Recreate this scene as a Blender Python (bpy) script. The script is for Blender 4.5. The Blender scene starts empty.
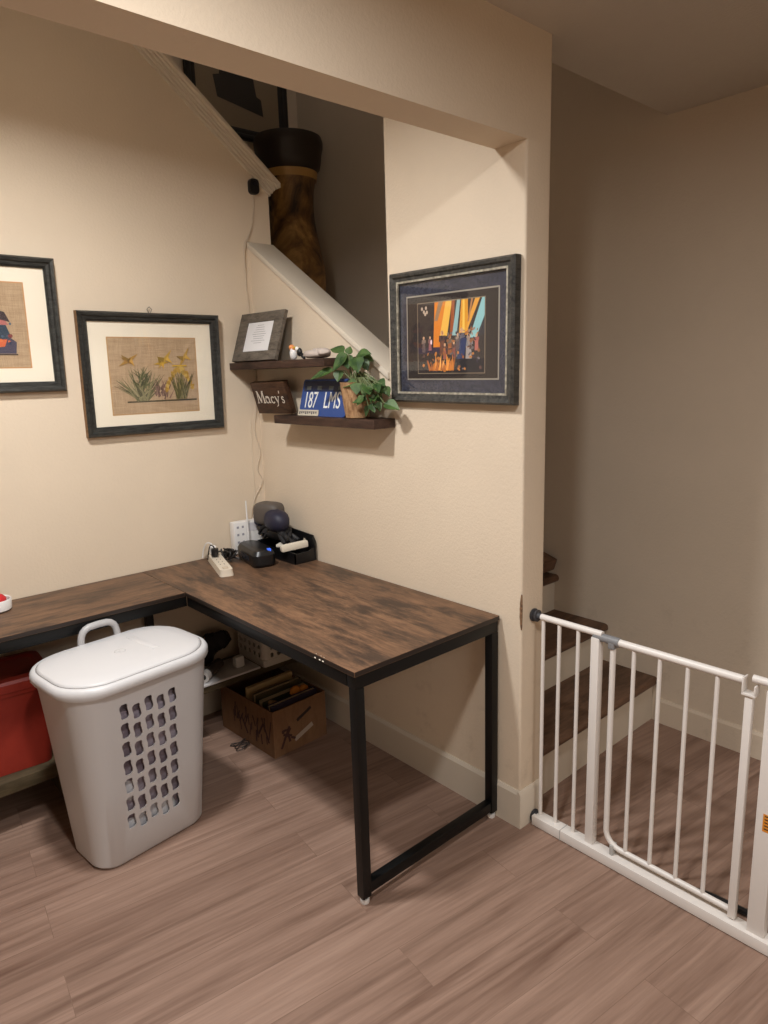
import bpy, bmesh, math, random
from mathutils import Vector, Matrix
random.seed(7)
PI = math.pi
S = bpy.context.scene
COL = S.collection

# ------------------------------------------------------------------ materials
def new_mat(name):
    m = bpy.data.materials.new(name); m.use_nodes = True
    nt = m.node_tree; b = nt.nodes['Principled BSDF']
    return m, nt, b

def lin(c):
    out = []
    for v in c[:3]:
        v = v / 255.0
        out.append(v / 12.92 if v <= .04045 else ((v + .055) / 1.055) ** 2.4)
    return (out[0], out[1], out[2], 1)

_cache = {}
def flat(rgb, rough=.5, metal=0.0, spec=.5):
    k = (tuple(rgb), rough, metal, spec)
    if k in _cache: return _cache[k]
    m, nt, b = new_mat('paint_%d_%d_%d' % tuple(rgb))
    b.inputs['Base Color'].default_value = lin(rgb)
    b.inputs['Roughness'].default_value = rough
    b.inputs['Metallic'].default_value = metal
    b.inputs['Specular IOR Level'].default_value = spec
    _cache[k] = m
    return m

def N(nt, t, **kw):
    n = nt.nodes.new(t)
    for k, v in kw.items(): setattr(n, k, v)
    return n

def coords(nt, scale=(1, 1, 1), rot=(0, 0, 0), loc=(0, 0, 0)):
    tc = N(nt, 'ShaderNodeTexCoord'); mp = N(nt, 'ShaderNodeMapping')
    mp.inputs['Scale'].default_value = scale; mp.inputs['Rotation'].default_value = rot
    mp.inputs['Location'].default_value = loc
    nt.links.new(tc.outputs['Object'], mp.inputs['Vector'])
    return mp.outputs['Vector']

def noise(nt, vec, scale, detail=4, rough=.55, dist=0.0):
    n = N(nt, 'ShaderNodeTexNoise')
    n.inputs['Scale'].default_value = scale; n.inputs['Detail'].default_value = detail
    n.inputs['Roughness'].default_value = rough; n.inputs['Distortion'].default_value = dist
    nt.links.new(vec, n.inputs['Vector'])
    return n.outputs['Fac']

def ramp(nt, fac, stops):
    r = N(nt, 'ShaderNodeValToRGB')
    el = r.color_ramp.elements
    while len(el) < len(stops): el.new(.5)
    for e, (p, c) in zip(el, stops):
        e.position = p; e.color = lin(c) if len(c) == 3 else c
    nt.links.new(fac, r.inputs['Fac'])
    return r.outputs['Color']

def mix(nt, fac, a, b, mode='MIX'):
    n = N(nt, 'ShaderNodeMix', data_type='RGBA', blend_type=mode)
    if isinstance(fac, (int, float)): n.inputs[0].default_value = fac
    else: nt.links.new(fac, n.inputs[0])
    for s, v in ((n.inputs[6], a), (n.inputs[7], b)):
        if isinstance(v, tuple): s.default_value = v
        else: nt.links.new(v, s)
    return n.outputs[2]

def bump(nt, b, h, strength=.2, dist=.01):
    n = N(nt, 'ShaderNodeBump'); n.inputs['Strength'].default_value = strength
    n.inputs['Distance'].default_value = dist
    nt.links.new(h, n.inputs['Height']); nt.links.new(n.outputs['Normal'], b.inputs['Normal'])

def wall_mat(name, rgb, scuff=False, orange=1.0):
    m, nt, b = new_mat(name)
    v = coords(nt)
    tone = noise(nt, v, 1.6, 4)
    lo = tuple(int(c * .955) for c in rgb)
    c = ramp(nt, tone, [(.3, lo), (.75, rgb)])
    if scuff:                                     # smudges and scuffs low on the wall: dirt of its own
        f = noise(nt, v, 9, 6, .7)
        fr = ramp(nt, f, [(.56, (0, 0, 0, 1)), (.78, (1, 1, 1, 1))])
        sx = N(nt, 'ShaderNodeSeparateXYZ'); nt.links.new(v, sx.inputs[0])
        mr = N(nt, 'ShaderNodeMapRange'); mr.inputs[1].default_value = .75; mr.inputs[2].default_value = .35
        mr.inputs[3].default_value = 0; mr.inputs[4].default_value = .28
        nt.links.new(sx.outputs['Z'], mr.inputs[0])
        mm = N(nt, 'ShaderNodeMath', operation='MULTIPLY')
        nt.links.new(fr, mm.inputs[0]); nt.links.new(mr.outputs[0], mm.inputs[1])
        c = mix(nt, mm.outputs[0], c, lin((120, 95, 72)))
    nt.links.new(c, b.inputs['Base Color'])
    b.inputs['Roughness'].default_value = .75
    b.inputs['Specular IOR Level'].default_value = .25
    h = noise(nt, v, 95, 3, .6)
    bump(nt, b, h, .22 * orange, .006)
    return m

WALL = wall_mat('wall_paint', (221, 204, 181))
WALL_W = wall_mat('wall_paint_worn', (221, 204, 181), scuff=True)
HALL = wall_mat('hall_wall_paint', (214, 198, 178), scuff=True)
CEIL = wall_mat('ceiling_paint', (206, 197, 184), orange=2.0)
TRIM = wall_mat('trim_paint', (214, 202, 184), orange=.1)

def floor_mat():
    m, nt, b = new_mat('oak_vinyl_planks')
    v = coords(nt, rot=(0, 0, math.radians(7)))
    br = N(nt, 'ShaderNodeTexBrick'); br.offset = .37; br.squash = 1.0
    br.inputs['Color1'].default_value = (0.25, 0.25, 0.25, 1); br.inputs['Color2'].default_value = (.75, .75, .75, 1)
    br.inputs['Mortar'].default_value = (0, 0, 0, 1)
    br.inputs['Scale'].default_value = 1.0; br.inputs['Mortar Size'].default_value = .0008
    br.inputs['Brick Width'].default_value = 1.22; br.inputs['Row Height'].default_value = .152
    br.inputs['Bias'].default_value = 0.0
    nt.links.new(v, br.inputs['Vector'])
    # grain stretched along the planks, shifted per plank
    sh = N(nt, 'ShaderNodeVectorMath', operation='MULTIPLY_ADD')
    sh.inputs[1].default_value = (9.3, 3.1, 5.7)
    nt.links.new(br.outputs['Color'], sh.inputs[0]); 
    st = N(nt, 'ShaderNodeMapping'); st.inputs['Scale'].default_value = (.55, 11, 1)
    nt.links.new(v, st.inputs['Vector']); nt.links.new(st.outputs['Vector'], sh.inputs[2])
    g = noise(nt, sh.outputs[0], 1.5, 6, .6, .25)
    fine = noise(nt, sh.outputs[0], 8, 5, .6, .1)
    c = ramp(nt, g, [(.3, (98, 72, 59)), (.45, (134, 106, 91)), (.58, (152, 123, 107)), (.75, (174, 146, 129))])
    c = mix(nt, .35, c, ramp(nt, fine, [(.3, (100, 76, 63)), (.7, (164, 136, 119))]))
    c = mix(nt, .12, c, ramp(nt, br.outputs['Color'], [(.2, (112, 86, 71)), (.8, (176, 148, 129))]))
    k = noise(nt, sh.outputs[0], 1.0, 5, .62, .7)
    c = mix(nt, ramp(nt, k, [(.55, (0, 0, 0, 1)), (.72, (.75, .75, .75, 1))]), c, lin((90, 62, 48)))
    mf = N(nt, 'ShaderNodeMath', operation='MULTIPLY'); mf.inputs[1].default_value = .4
    nt.links.new(br.outputs['Fac'], mf.inputs[0])
    c = mix(nt, mf.outputs[0], c, lin((92, 70, 56)))
    nt.links.new(c, b.inputs['Base Color'])
    b.inputs['Roughness'].default_value = .5
    b.inputs['Specular IOR Level'].default_value = .35
    bump(nt, b, fine, .06, .004)
    return m
FLOOR = floor_mat()

def wood_mat(name, axis, dark, mid, light, scale=1.0, rough=.5, stretch=7):
    m, nt, b = new_mat(name)
    sc = [stretch, stretch, stretch]; sc[axis] = 1.0
    v = coords(nt, scale=sc)
    g = noise(nt, v, 2.4 * scale, 8, .68, .25)
    f = noise(nt, v, 15 * scale, 6, .7, .15)
    sc2 = [7, 7, 7]; sc2[axis] = 1.7
    patch = noise(nt, coords(nt, scale=sc2, loc=(3, 1, 7)), 2.2 * scale, 6, .7, .2)
    c = ramp(nt, g, [(.3, dark), (.52, mid), (.75, light)])
    c = mix(nt, .45, c, ramp(nt, f, [(.32, dark), (.7, light)]))
    c = mix(nt, ramp(nt, patch, [(.48, (0, 0, 0, 1)), (.62, (.82, .82, .82, 1))]), c, lin(dark))
    nt.links.new(c, b.inputs['Base Color'])
    b.inputs['Roughness'].default_value = rough
    b.inputs['Specular IOR Level'].default_value = .3
    bump(nt, b, f, .12, .003)
    return m
DESK_Y = wood_mat('rustic_board_along_wall', 1, (54, 43, 36), (108, 79, 58), (146, 110, 82))
DESK_X = wood_mat('rustic_board_left_wing', 0, (54, 43, 36), (108, 79, 58), (142, 108, 82))
SHELF = wood_mat('dark_shelf_wood', 1, (38, 26, 21), (66, 46, 37), (90, 66, 53), 1.6)
SIGN = wood_mat('sign_wood', 1, (40, 24, 17), (66, 42, 29), (104, 72, 48), 2.0)
TREAD = wood_mat('stair_wood', 0, (70, 50, 37), (104, 77, 59), (128, 98, 77), 1.0, .45)
OLIVE = wood_mat('bench_wood', 0, (62, 52, 36), (84, 72, 52), (104, 90, 66), 1.3, .6)
GREYWOOD = wood_mat('grey_weathered_wood', 1, (74, 66, 58), (104, 95, 84), (130, 120, 107), 4.0, .7)
FRAME = wood_mat('black_frame_wood', 0, (30, 29, 27), (50, 50, 48), (78, 78, 74), 5, .3)
FRAME_E = wood_mat('brown_frame_edge', 0, (96, 66, 42), (136, 100, 66), (172, 134, 92), 6, .6)
NAVYFRAME = wood_mat('grey_black_frame', 1, (34, 34, 34), (62, 61, 58), (104, 100, 92), 5, .4)
CARD = wood_mat('cardboard', 2, (112, 80, 55), (124, 90, 62), (132, 98, 68), 2, .85, 2)
POT = wood_mat('bark_pot', 2, (112, 78, 50), (172, 132, 94), (208, 174, 134), 5, .55, 4)

BLACK = flat((11, 11, 11), .4, 0, .3)
BLACKP = flat((17, 17, 19), .35)
WHITEP = flat((226, 223, 220), .38)
HAMP = flat((199, 197, 197), .42)
HAMP_IN = flat((196, 190, 188), .6)
GATE = flat((226, 220, 214), .35)
GREYP = flat((128, 128, 130), .4)
LGREY = flat((176, 174, 170), .4)
RUBBER = flat((58, 58, 62), .6)
MAT = flat((238, 228, 208), .8)
CORD = flat((206, 190, 170), .6)
IVORY = flat((212, 200, 182), .45)

def glass_mat():
    m, nt, b = new_mat('picture_glass'); nt.nodes.remove(b)
    out = nt.nodes['Material Output']
    t = N(nt, 'ShaderNodeBsdfTransparent'); g = N(nt, 'ShaderNodeBsdfGlossy'); g.inputs['Roughness'].default_value = .03
    fr = N(nt, 'ShaderNodeFresnel'); ge = N(nt, 'ShaderNodeNewGeometry'); mr = N(nt, 'ShaderNodeMapRange')
    mr.inputs[3].default_value = 1.4; mr.inputs[4].default_value = 1 / 1.4      # same pane seen from its inner face
    nt.links.new(ge.outputs['Backfacing'], mr.inputs[0]); nt.links.new(mr.outputs[0], fr.inputs['IOR'])
    ms = N(nt, 'ShaderNodeMixShader')
    nt.links.new(fr.outputs[0], ms.inputs[0]); nt.links.new(t.outputs[0], ms.inputs[1]); nt.links.new(g.outputs[0], ms.inputs[2])
    nt.links.new(ms.outputs[0], out.inputs['Surface'])
    return m
GLASS = glass_mat()

def papyrus_mat():
    m, nt, b = new_mat('papyrus')
    f1 = noise(nt, coords(nt, scale=(3, 3, 60)), 5, 4, .6)
    f2 = noise(nt, coords(nt, scale=(60, 3, 3)), 5, 4, .6)
    c = mix(nt, .5, ramp(nt, f1, [(.3, (150, 122, 92)), (.7, (198, 172, 138))]), ramp(nt, f2, [(.3, (152, 124, 94)), (.7, (196, 170, 138))]))
    nt.links.new(c, b.inputs['Base Color']); b.inputs['Roughness'].default_value = .85
    return m
PAPYRUS = papyrus_mat()

def speckle_mat(name, a, c2, scale, rough=.8):
    m, nt, b = new_mat(name)
    f = noise(nt, coords(nt), scale, 4, .7)
    nt.links.new(ramp(nt, f, [(.4, a), (.62, c2)]), b.inputs['Base Color'])
    b.inputs['Roughness'].default_value = rough
    return m
NAVYMAT = speckle_mat('navy_mat_board', (32, 33, 46), (60, 61, 76), 120)
REDP = speckle_mat('red_plastic', (138, 38, 26), (152, 46, 32), 6, .5)
LEAF = speckle_mat('leaf_green', (36, 62, 27), (72, 98, 45), 14, .5)
CLOTH = speckle_mat('laundry_cloth', (112, 98, 106), (160, 150, 160), 9, .95)
CLOTH2 = speckle_mat('pale_laundry_cloth', (176, 176, 182), (206, 206, 208), 9, .95)
VASE = None
def vase_mat():
    m, nt, b = new_mat('bronze_vase')
    v = coords(nt)
    f = noise(nt, v, 5.5, 5, .6, .8)
    nt.links.new(ramp(nt, f, [(.38, (60, 42, 26)), (.52, (136, 100, 56)), (.68, (204, 160, 92))]), b.inputs['Base Color'])
    b.inputs['Roughness'].default_value = .5
    return m
VASE = vase_mat()

# ------------------------------------------------------------------ mesh builder
class MB:
    def __init__(self):
        self.v = []; self.f = []; self.m = []; self.mats = []
    def mi(self, mat):
        if mat is None: return 0
        if mat not in self.mats: self.mats.append(mat)
        return self.mats.index(mat)
    def add(self, verts, faces, mat=None):
        o = len(self.v); self.v += [tuple(p) for p in verts]
        k = self.mi(mat)
        for f in faces: self.f.append([i + o for i in f]); self.m.append(k)
        return self
    def box(self, x0, x1, y0, y1, z0, z1, mat=None):
        v = [(x, y, z) for z in (z0, z1) for y in (y0, y1) for x in (x0, x1)]
        return self.add(v, [(0, 2, 3, 1), (4, 5, 7, 6), (0, 1, 5, 4), (2, 6, 7, 3), (0, 4, 6, 2), (1, 3, 7, 5)], mat)
    def bar(self, a, b, w, h, up=(0, 0, 1), mat=None):
        a, b = Vector(a), Vector(b); d = (b - a).normalized(); up = Vector(up)
        s = d.cross(up).normalized(); u = s.cross(d)
        v = [p + s * (i * w / 2) + u * (j * h / 2) for p in (a, b) for j in (-1, 1) for i in (-1, 1)]
        return self.add(v, [(0, 2, 3, 1), (4, 5, 7, 6), (0, 1, 5, 4), (2, 6, 7, 3), (0, 4, 6, 2), (1, 3, 7, 5)], mat)
    def prism(self, poly, axis, a, b, mat=None):
        n = len(poly); vs = []
        for t in (a, b):
            for p in poly:
                q = list(p); q.insert(axis, t); vs.append(q)
        fs = [tuple(range(n))[::-1], tuple(range(n, 2 * n))]
        for i in range(n):
            j = (i + 1) % n; fs.append((i, j, n + j, n + i))
        return self.add(vs, fs, mat)
    def tube(self, pts, r, seg=8, mat=None, closed=False):
        pts = [Vector(p) for p in pts]; n = len(pts); rr = r if isinstance(r, (list, tuple)) else [r] * n
        vs = []; fs = []; prev = None
        for i, p in enumerate(pts):
            if closed: t = pts[(i + 1) % n] - pts[i - 1]
            else: t = pts[min(i + 1, n - 1)] - pts[max(i - 1, 0)]
            t.normalize()
            if prev is None:
                ref = Vector((0, 0, 1)) if abs(t.z) < .9 else Vector((1, 0, 0))
                s = t.cross(ref).normalized()
            else: s = (prev - t * prev.dot(t)).normalized()
            prev = s; u = t.cross(s)
            for k in range(seg):
                a = 2 * PI * k / seg; vs.append(p + (s * math.cos(a) + u * math.sin(a)) * rr[i])
        m = n if closed else n - 1
        for i in range(m):
            for k in range(seg):
                k2 = (k + 1) % seg; i2 = (i + 1) % n
                fs.append((i * seg + k, i * seg + k2, i2 * seg + k2, i2 * seg + k))
        if not closed:
            fs.append(tuple(range(seg))[::-1]); fs.append(tuple((n - 1) * seg + k for k in range(seg)))
        return self.add(vs, fs, mat)
    def lathe(self, prof, c=(0, 0, 0), seg=32, mat=None, cap=True):
        vs = []; fs = []; n = len(prof)
        for r, z in prof:
            for k in range(seg):
                a = 2 * PI * k / seg; vs.append((c[0] + r * math.cos(a), c[1] + r * math.sin(a), c[2] + z))
        for i in range(n - 1):
            for k in range(seg):
                k2 = (k + 1) % seg; fs.append((i * seg + k, i * seg + k2, (i + 1) * seg + k2, (i + 1) * seg + k))
        if cap:
            fs.append(tuple(range(seg))[::-1]); fs.append(tuple((n - 1) * seg + k for k in range(seg)))
        return self.add(vs, fs, mat)
    def loft(self, rings, mat=None, cap0=True, cap1=True):
        n = len(rings[0]); vs = [p for r in rings for p in r]; fs = []
        for i in range(len(rings) - 1):
            for k in range(n):
                k2 = (k + 1) % n; fs.append((i * n + k, i * n + k2, (i + 1) * n + k2, (i + 1) * n + k))
        if cap0: fs.append(tuple(range(n))[::-1])
        if cap1: fs.append(tuple((len(rings) - 1) * n + k for k in range(n)))
        return self.add(vs, fs, mat)
    def blob(self, c, r, mat=None, rot=None, seg=14, rings=9, jit=0, power=1.0):
        vs = []; fs = []
        rot = rot or Matrix.Identity(3)
        def sp(x): return math.copysign(abs(x) ** power, x)
        for i in range(1, rings):
            th = PI * i / rings
            for k in range(seg):
                a = 2 * PI * k / seg; j = 1 + random.uniform(-jit, jit)
                p = Vector((sp(math.sin(th)) * sp(math.cos(a)) * r[0] * j, sp(math.sin(th)) * sp(math.sin(a)) * r[1] * j, sp(math.cos(th)) * r[2] * j))
                vs.append(Vector(c) + rot @ p)
        vs.append(Vector(c) + rot @ Vector((0, 0, r[2]))); vs.append(Vector(c) + rot @ Vector((0, 0, -r[2])))
        t, bt = len(vs) - 2, len(vs) - 1
        for i in range(rings - 2):
            for k in range(seg):
                k2 = (k + 1) % seg; fs.append((i * seg + k, (i + 1) * seg + k, (i + 1) * seg + k2, i * seg + k2))
        for k in range(seg):
            k2 = (k + 1) % seg; fs.append((t, k, k2)); fs.append((bt, (rings - 2) * seg + k2, (rings - 2) * seg + k))
        return self.add(vs, fs, mat)
    def build(self, name, mat, parent=None, bevel=0.0, smooth=False, local=False, seg=2, M=None, sel=None):
        me = bpy.data.meshes.new(name)
        vs = self.v
        if M is not None: vs = [M @ Vector(p) for p in vs]
        if parent is not None and not local:
            # children are described in room coordinates; bring them into the parent's frame
            chain = parent.matrix_basis.copy(); p = parent.parent
            while p is not None: chain = p.matrix_basis @ chain; p = p.parent
            inv = chain.inverted(); vs = [inv @ Vector(p) for p in vs]
        me.from_pydata([tuple(p) for p in vs], [], self.f)
        mats = self.mats if self.mats else [mat]
        for x in mats: me.materials.append(x)
        if self.mats:
            me.polygons.foreach_set('material_index', self.m)
        bm = bmesh.new(); bm.from_mesh(me)
        bmesh.ops.recalc_face_normals(bm, faces=bm.faces)
        if bevel:
            es = [e for e in bm.edges if len(e.link_faces) == 2 and e.calc_face_angle(0) > math.radians(32) and (sel is None or sel(e.verts[0].co, e.verts[1].co))]
            bmesh.ops.bevel(bm, geom=es, offset=bevel, segments=seg, profile=.6, affect='EDGES', clamp_overlap=True)
        bm.to_mesh(me); bm.free()
        if smooth or bevel:
            for p in me.polygons: p.use_smooth = True
            me.set_sharp_from_angle(angle=math.radians(smooth if smooth and smooth is not True else 40))
        o = bpy.data.objects.new(name, me); COL.objects.link(o)
        if parent is not None: o.parent = parent
        return o

def root(name, label, cat, loc=(0, 0, 0), rz=0.0, group=None, rx=0.0, ry=0.0):
    o = bpy.data.objects.new(name, None); COL.objects.link(o)
    o.empty_display_size = .05
    o.location = loc; o.rotation_euler = (rx, ry, rz)
    o['label'] = label; o['category'] = cat
    if group: o['group'] = group
    return o
def tag(o, label, cat, group=None):
    o['label'] = label; o['category'] = cat
    if group: o['group'] = group
    return o
def struct(o):
    o['kind'] = 'structure'; return o

def rrect(w, d, r, n=6, cx=0, cy=0, z=0):
    pts = []
    for sx, sy, a0 in ((1, 1, 0), (-1, 1, PI / 2), (-1, -1, PI), (1, -1, 1.5 * PI)):
        for k in range(n + 1):
            a = a0 + PI / 2 * k / n
            pts.append((cx + sx * (w / 2 - r) + r * math.cos(a), cy + sy * (d / 2 - r) + r * math.sin(a), z))
    return pts

# ------------------------------------------------------------------ measures
L = 1.5148; HB = 2.1809; BD = .117; H = 2.4734; T = .11627; X3 = 1.0152; YE = -1.4035
ROOM_L = -3.6; ROOM_F = -5.2; TOP = 4.4

# ------------------------------------------------------------------ the setting
m = MB().box(ROOM_L, X3, ROOM_F, 1.0, -.12, 0)
struct(m.build('floor', FLOOR))
# wall carrying the pictures: its top right end slopes up under the stair trim
def capz(x): return 2.342 - .80 * (x - T)           # underside of the sloping trim on wall_left
m = MB().prism([(ROOM_L, 0), (T, 0), (T, capz(T)), (-2.2, capz(-2.2)), (-2.2, TOP), (ROOM_L, TOP)], 1, 0, .11)
struct(m.build('wall_left', WALL))
# wall with shelves: sloping sill towards the stairwell, full height from the jamb to the column end
JY = -.914
def sillz(y): return 2.105 + .64 * y
m = MB().prism([(-L, 0), (0, 0), (0, sillz(0)), (JY, sillz(JY)), (JY, TOP), (-L + BD, TOP), (-L + BD, HB), (-L, HB)], 0, 0, T)
struct(m.build('wall_right', WALL_W, bevel=.009, seg=3, sel=lambda a, b: abs(a.y + L) < 1e-4 and abs(b.y + L) < 1e-4 and abs(a.x - b.x) < 1e-4))
# header beam across the room, flush with the column end
m = MB().box(ROOM_L, T, -L, -L + BD, HB, H + .2)
struct(m.build('wall_header', WALL, bevel=.009, seg=3, sel=lambda a, b: a.x > 0 and b.x > 0 and a.y < -L + .01 and b.y < -L + .01 and abs(a.z - b.z) > .1))
m = MB().box(ROOM_L, 0.0, -L + .02, -L + BD, H + .2, TOP)
struct(m.build('wall_upper', WALL))
m = MB().box(X3, X3 + .1, ROOM_F, 1.0, 0, TOP)
struct(m.build('wall_hall', HALL))
m = MB().box(ROOM_L - .1, X3 + .1, 1.0, 1.1, 0, TOP)
struct(m.build('wall_stairwell', HALL))
m = MB().box(ROOM_L - .1, ROOM_L, ROOM_F, 1.0, 0, TOP)
struct(m.build('wall_side', WALL))
m = MB().box(ROOM_L, X3, ROOM_F - .1, ROOM_F, 0, H)
struct(m.build('wall_front', WALL))
# ceilings: the low one over room and hall ends above the foot of the stairs
m = MB().prism([(ROOM_L, ROOM_F), (X3, ROOM_F), (X3, YE), (T, YE), (T, -L), (ROOM_L, -L)], 2, H, H + .2)
struct(m.build('ceiling', CEIL))
m = MB().box(T, X3, YE, YE + .1, H + .2, TOP)
struct(m.build('wall_landing', HALL))
m = MB().box(ROOM_L, X3, -L, 1.0, TOP, TOP + .1)
struct(m.build('ceiling_stairwell', CEIL))
# baseboards
BH = .135; BT = .013
m = MB().prism([(0, 0), (BT, 0), (BT, BH - .012), (BT * .4, BH), (0, BH)], 1, -L, 0)
m.v = [(-x, y, z) for x, y, z in m.v]
struct(m.build('baseboard_right', TRIM))
m = MB().prism([(-L, 0), (-L - BT, 0), (-L - BT, BH - .012), (-L - BT * .4, BH), (-L, BH)], 0, -BT, T)
struct(m.build('baseboard_column', TRIM, bevel=.003, sel=lambda a, b: abs(a.z - b.z) > .1 and a.y < -L - .01))
m = MB().prism([(0, 0), (-BT, 0), (-BT, BH - .012), (-BT * .4, BH), (0, BH)], 0, ROOM_L, -BT)
struct(m.build('baseboard_left', TRIM, bevel=.002))
m = MB().prism([(0, 0), (-BT, 0), (-BT, .1), (-BT * .4, .112), (0, .112)], 1, ROOM_F, -1.49)
m.v = [(X3 + x, y, z) for x, y, z in m.v]
struct(m.build('baseboard_hall', HALL))
# sloping trims on the stair walls
m = MB()
def sl(x0, x1, dz0, dz1, y0, y1, ext):
    a = T + ext
    m.add([(x, y, capz(x) + dz) for x in (-2.15, a) for y in (y0, y1) for dz in (dz0, dz1)],
          [(0, 1, 3, 2), (4, 6, 7, 5), (0, 4, 5, 1), (2, 3, 7, 6), (0, 2, 6, 4), (1, 5, 7, 3)])
sl(0, 0, .0, .018, -.010, .12, .008)
sl(0, 0, .018, .032, -.018, .128, .016)
sl(0, 0, .032, .046, -.025, .135, .022)
sl(0, 0, .046, .058, -.034, .144, .030)
sl(0, 0, .058, .078, -.046, .156, .040)
struct(m.build('trim_1', TRIM, bevel=.002))
m = MB()
def sl2(dz0, dz1, x0, x1):
    m.add([(x, y, sillz(y) + dz) for y in (JY - .0, -.001) for x in (x0, x1) for dz in (dz0, dz1)],
          [(0, 1, 3, 2), (4, 6, 7, 5), (0, 4, 5, 1), (2, 3, 7, 6), (0, 2, 6, 4), (1, 5, 7, 3)])
sl2(0, .026, -.012, T + .012)
struct(m.build('trim_2', TRIM, bevel=.003))

# plaster chip torn out of the column edge
def chip(zc, h, w, name):
    mm = MB(); ring = []
    n = 12
    pts = []
    for k in range(n + 1):
        t = k / n; pts.append((zc - h / 2 + h * t, w * math.sin(PI * t) ** .7 * random.uniform(.65, 1.1)))
    for z, ww in pts: ring.append((z, ww + .002))
    vs = []
    for z, ww in ring: vs += [(-.0012, -L + ww, z), (-.0012, -L - .0012, z), (ww * .35, -L - .0012, z)]
    fs = []
    for i in range(n): a = i * 3; fs += [(a, a + 1, a + 4, a + 3), (a + 1, a + 2, a + 5, a + 4)]
    return mm.add(vs, fs)
o = chip(.775, .12, .0075, 'c').build('wall_chip', speckle_mat('torn_plaster', (92, 66, 46), (150, 116, 84), 60))
o['kind'] = 'structure'

# ------------------------------------------------------------------ stairs
st = root('staircase', 'brown wooden staircase with pale risers climbing behind the column and baby gate', 'stairs', (.56, -1.4, 0))
noses = [(-1.487, .205), (-1.238, .385), (-.968, .565), (-.70, .745), (-.43, .925), (-.16, 1.105)]
for i, (yn, zt) in enumerate(noses):
    yb = noses[i + 1][0] + .02 if i + 1 < len(noses) else .975
    zb = noses[i - 1][1] if i else 0.0
    m = MB().prism([(yn + .024, zb), (yn + .036, zb), (yn + .036, zt - .036), (yn + .024, zt - .036)], 0, T + .001, X3 - .002)
    m.build('riser', TRIM, st)
    prof = [(yb + .02, zt), (yb + .02, zt - .036)]
    for k in range(9):
        a = -PI / 2 - PI * k / 8; prof.append((yn + .018 + .018 * math.cos(a), zt - .018 + .018 * math.sin(a)))
    m = MB().prism(prof, 0, T + .001, X3 - .002)
    m.build('tread', TREAD, st, smooth=True)
# upper flight turning behind the wall with the pictures
for i in range(6):
    x = .10 - .25 * i; zt = 1.285 + .18 * i
    MB().box(x - .27, x + .02, .113, .996, zt - .036, zt).build('tread', TREAD, st, bevel=.01)
    MB().box(x - .012, x, .113, .996, zt - .18, zt - .036).build('riser', TRIM, st)
m = MB().bar((.935, -.965, .622), (.935, -.80, .672), .11, .058, (0, 0, 1))
m.build('wooden_block', TREAD, None, bevel=.005)
b_ = bpy.data.objects['wooden_block']; tag(b_, 'small brown wooden block lying tilted on the third stair tread beside the column', 'block')

# ------------------------------------------------------------------ corner desk
dk = root('corner_desk', 'L shaped corner desk with rustic brown top and black metal frame', 'desk', (-.3, -.7, 0))
DH = .745; DW = .63; DY = -1.4307; LW = -.4124; DL = -2.15
EDGE = flat((38, 27, 21), .5)
def top(x0, x1, y0, y1, mt):
    m = MB(); z0, z1 = DH - .016, DH
    v = [(x, y, z) for z in (z0, z1) for y in (y0, y1) for x in (x0, x1)]
    m.add(v, [(4, 5, 7, 6)], mt); m.add(v, [(0, 2, 3, 1), (0, 1, 5, 4), (2, 6, 7, 3), (0, 4, 6, 2), (1, 3, 7, 5)], EDGE)
    bm_ = {}
    m.f = [[i % 8 for i in f] for f in m.f]; m.v = m.v[:8]
    m.build('desktop', None, dk, bevel=.0012)
top(-DW, -.008, DY, -.006, DESK_Y)
top(DL, -DW - .0015, LW, -.006, DESK_X)
tz0, tz1 = DH - .056, DH - .017
def rail(x0, x1, y0, y1, z0=tz0, z1=tz1): MB().box(x0, x1, y0, y1, z0, z1).build('rail', BLACK, dk, bevel=.002)
rail(-DW + .004, -DW + .040, DY + .042, LW + .0)             # under the inner edge
rail(-.046, -.012, DY + .042, -.05)
rail(-DW + .004, -.012, DY + .004, DY + .040)               # end rail
rail(-DW + .04, -.012, -.05, -.015)
rail(DL + .04, -DW + .003, LW + .002, LW + .037)
rail(DL + .04, -DW + .003, -.05, -.015)
rail(DL + .002, DL + .038, LW + .002, -.015)
rail(-DW + .035, -.043, DY + .005, DY + .033, .030, .066)    # floor rail of the end frame
rail(DL + .004, DL + .036, LW + .04, -.05, .032, .070)
def leg(x, y, w=.031):
    o = MB().box(x, x + w, y, y + w, .022, tz0).build('leg', BLACK, dk, bevel=.002)
    f = MB().lathe([(.0135, 0), (.0145, .004), (.0145, .015), (.007, .016), (.007, .0225)], (x + w / 2, y + w / 2, .0), 16).build('foot', WHITEP, o, smooth=True)
    f['label'] = 'small white levelling foot'
leg(-DW + .004, DY + .003); leg(-.043, DY + .003)
leg(-.043, -.046); leg(DL + .002, LW + .002); leg(DL + .002, -.053)
leg(-DW - .02, -.053)
for yy in (-1.252, -1.275, -1.29):
    MB().add([(-DW - .001, yy, DH - .013), (-DW - .001, yy + .007, DH - .012), (-DW + .004, yy + .005, DH + .0006), (-DW + .003, yy - .002, DH + .0006)], [(0, 1, 2, 3)]).build('chipped_spot', MAT, dk)
    
# ------------------------------------------------------------------ floating shelves and what stands on them
def shelf(y0, y1, z0, z1, dep, label):
    o = MB().box(-dep, -.001, y1, y0, z0, z1).build('floating_shelf', SHELF, None, bevel=.002)
    tag(o, label, 'shelf', 'dark wooden wall shelves')
SU = 1.605; SLO = 1.380
shelf(-.004, -.705, 1.575, SU, .142, 'upper dark wooden wall shelf starting at the room corner, frame on top')
shelf(-.283, -.935, 1.346, SLO, .104, 'lower dark wooden wall shelf under the other, holding plate and plant')

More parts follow.
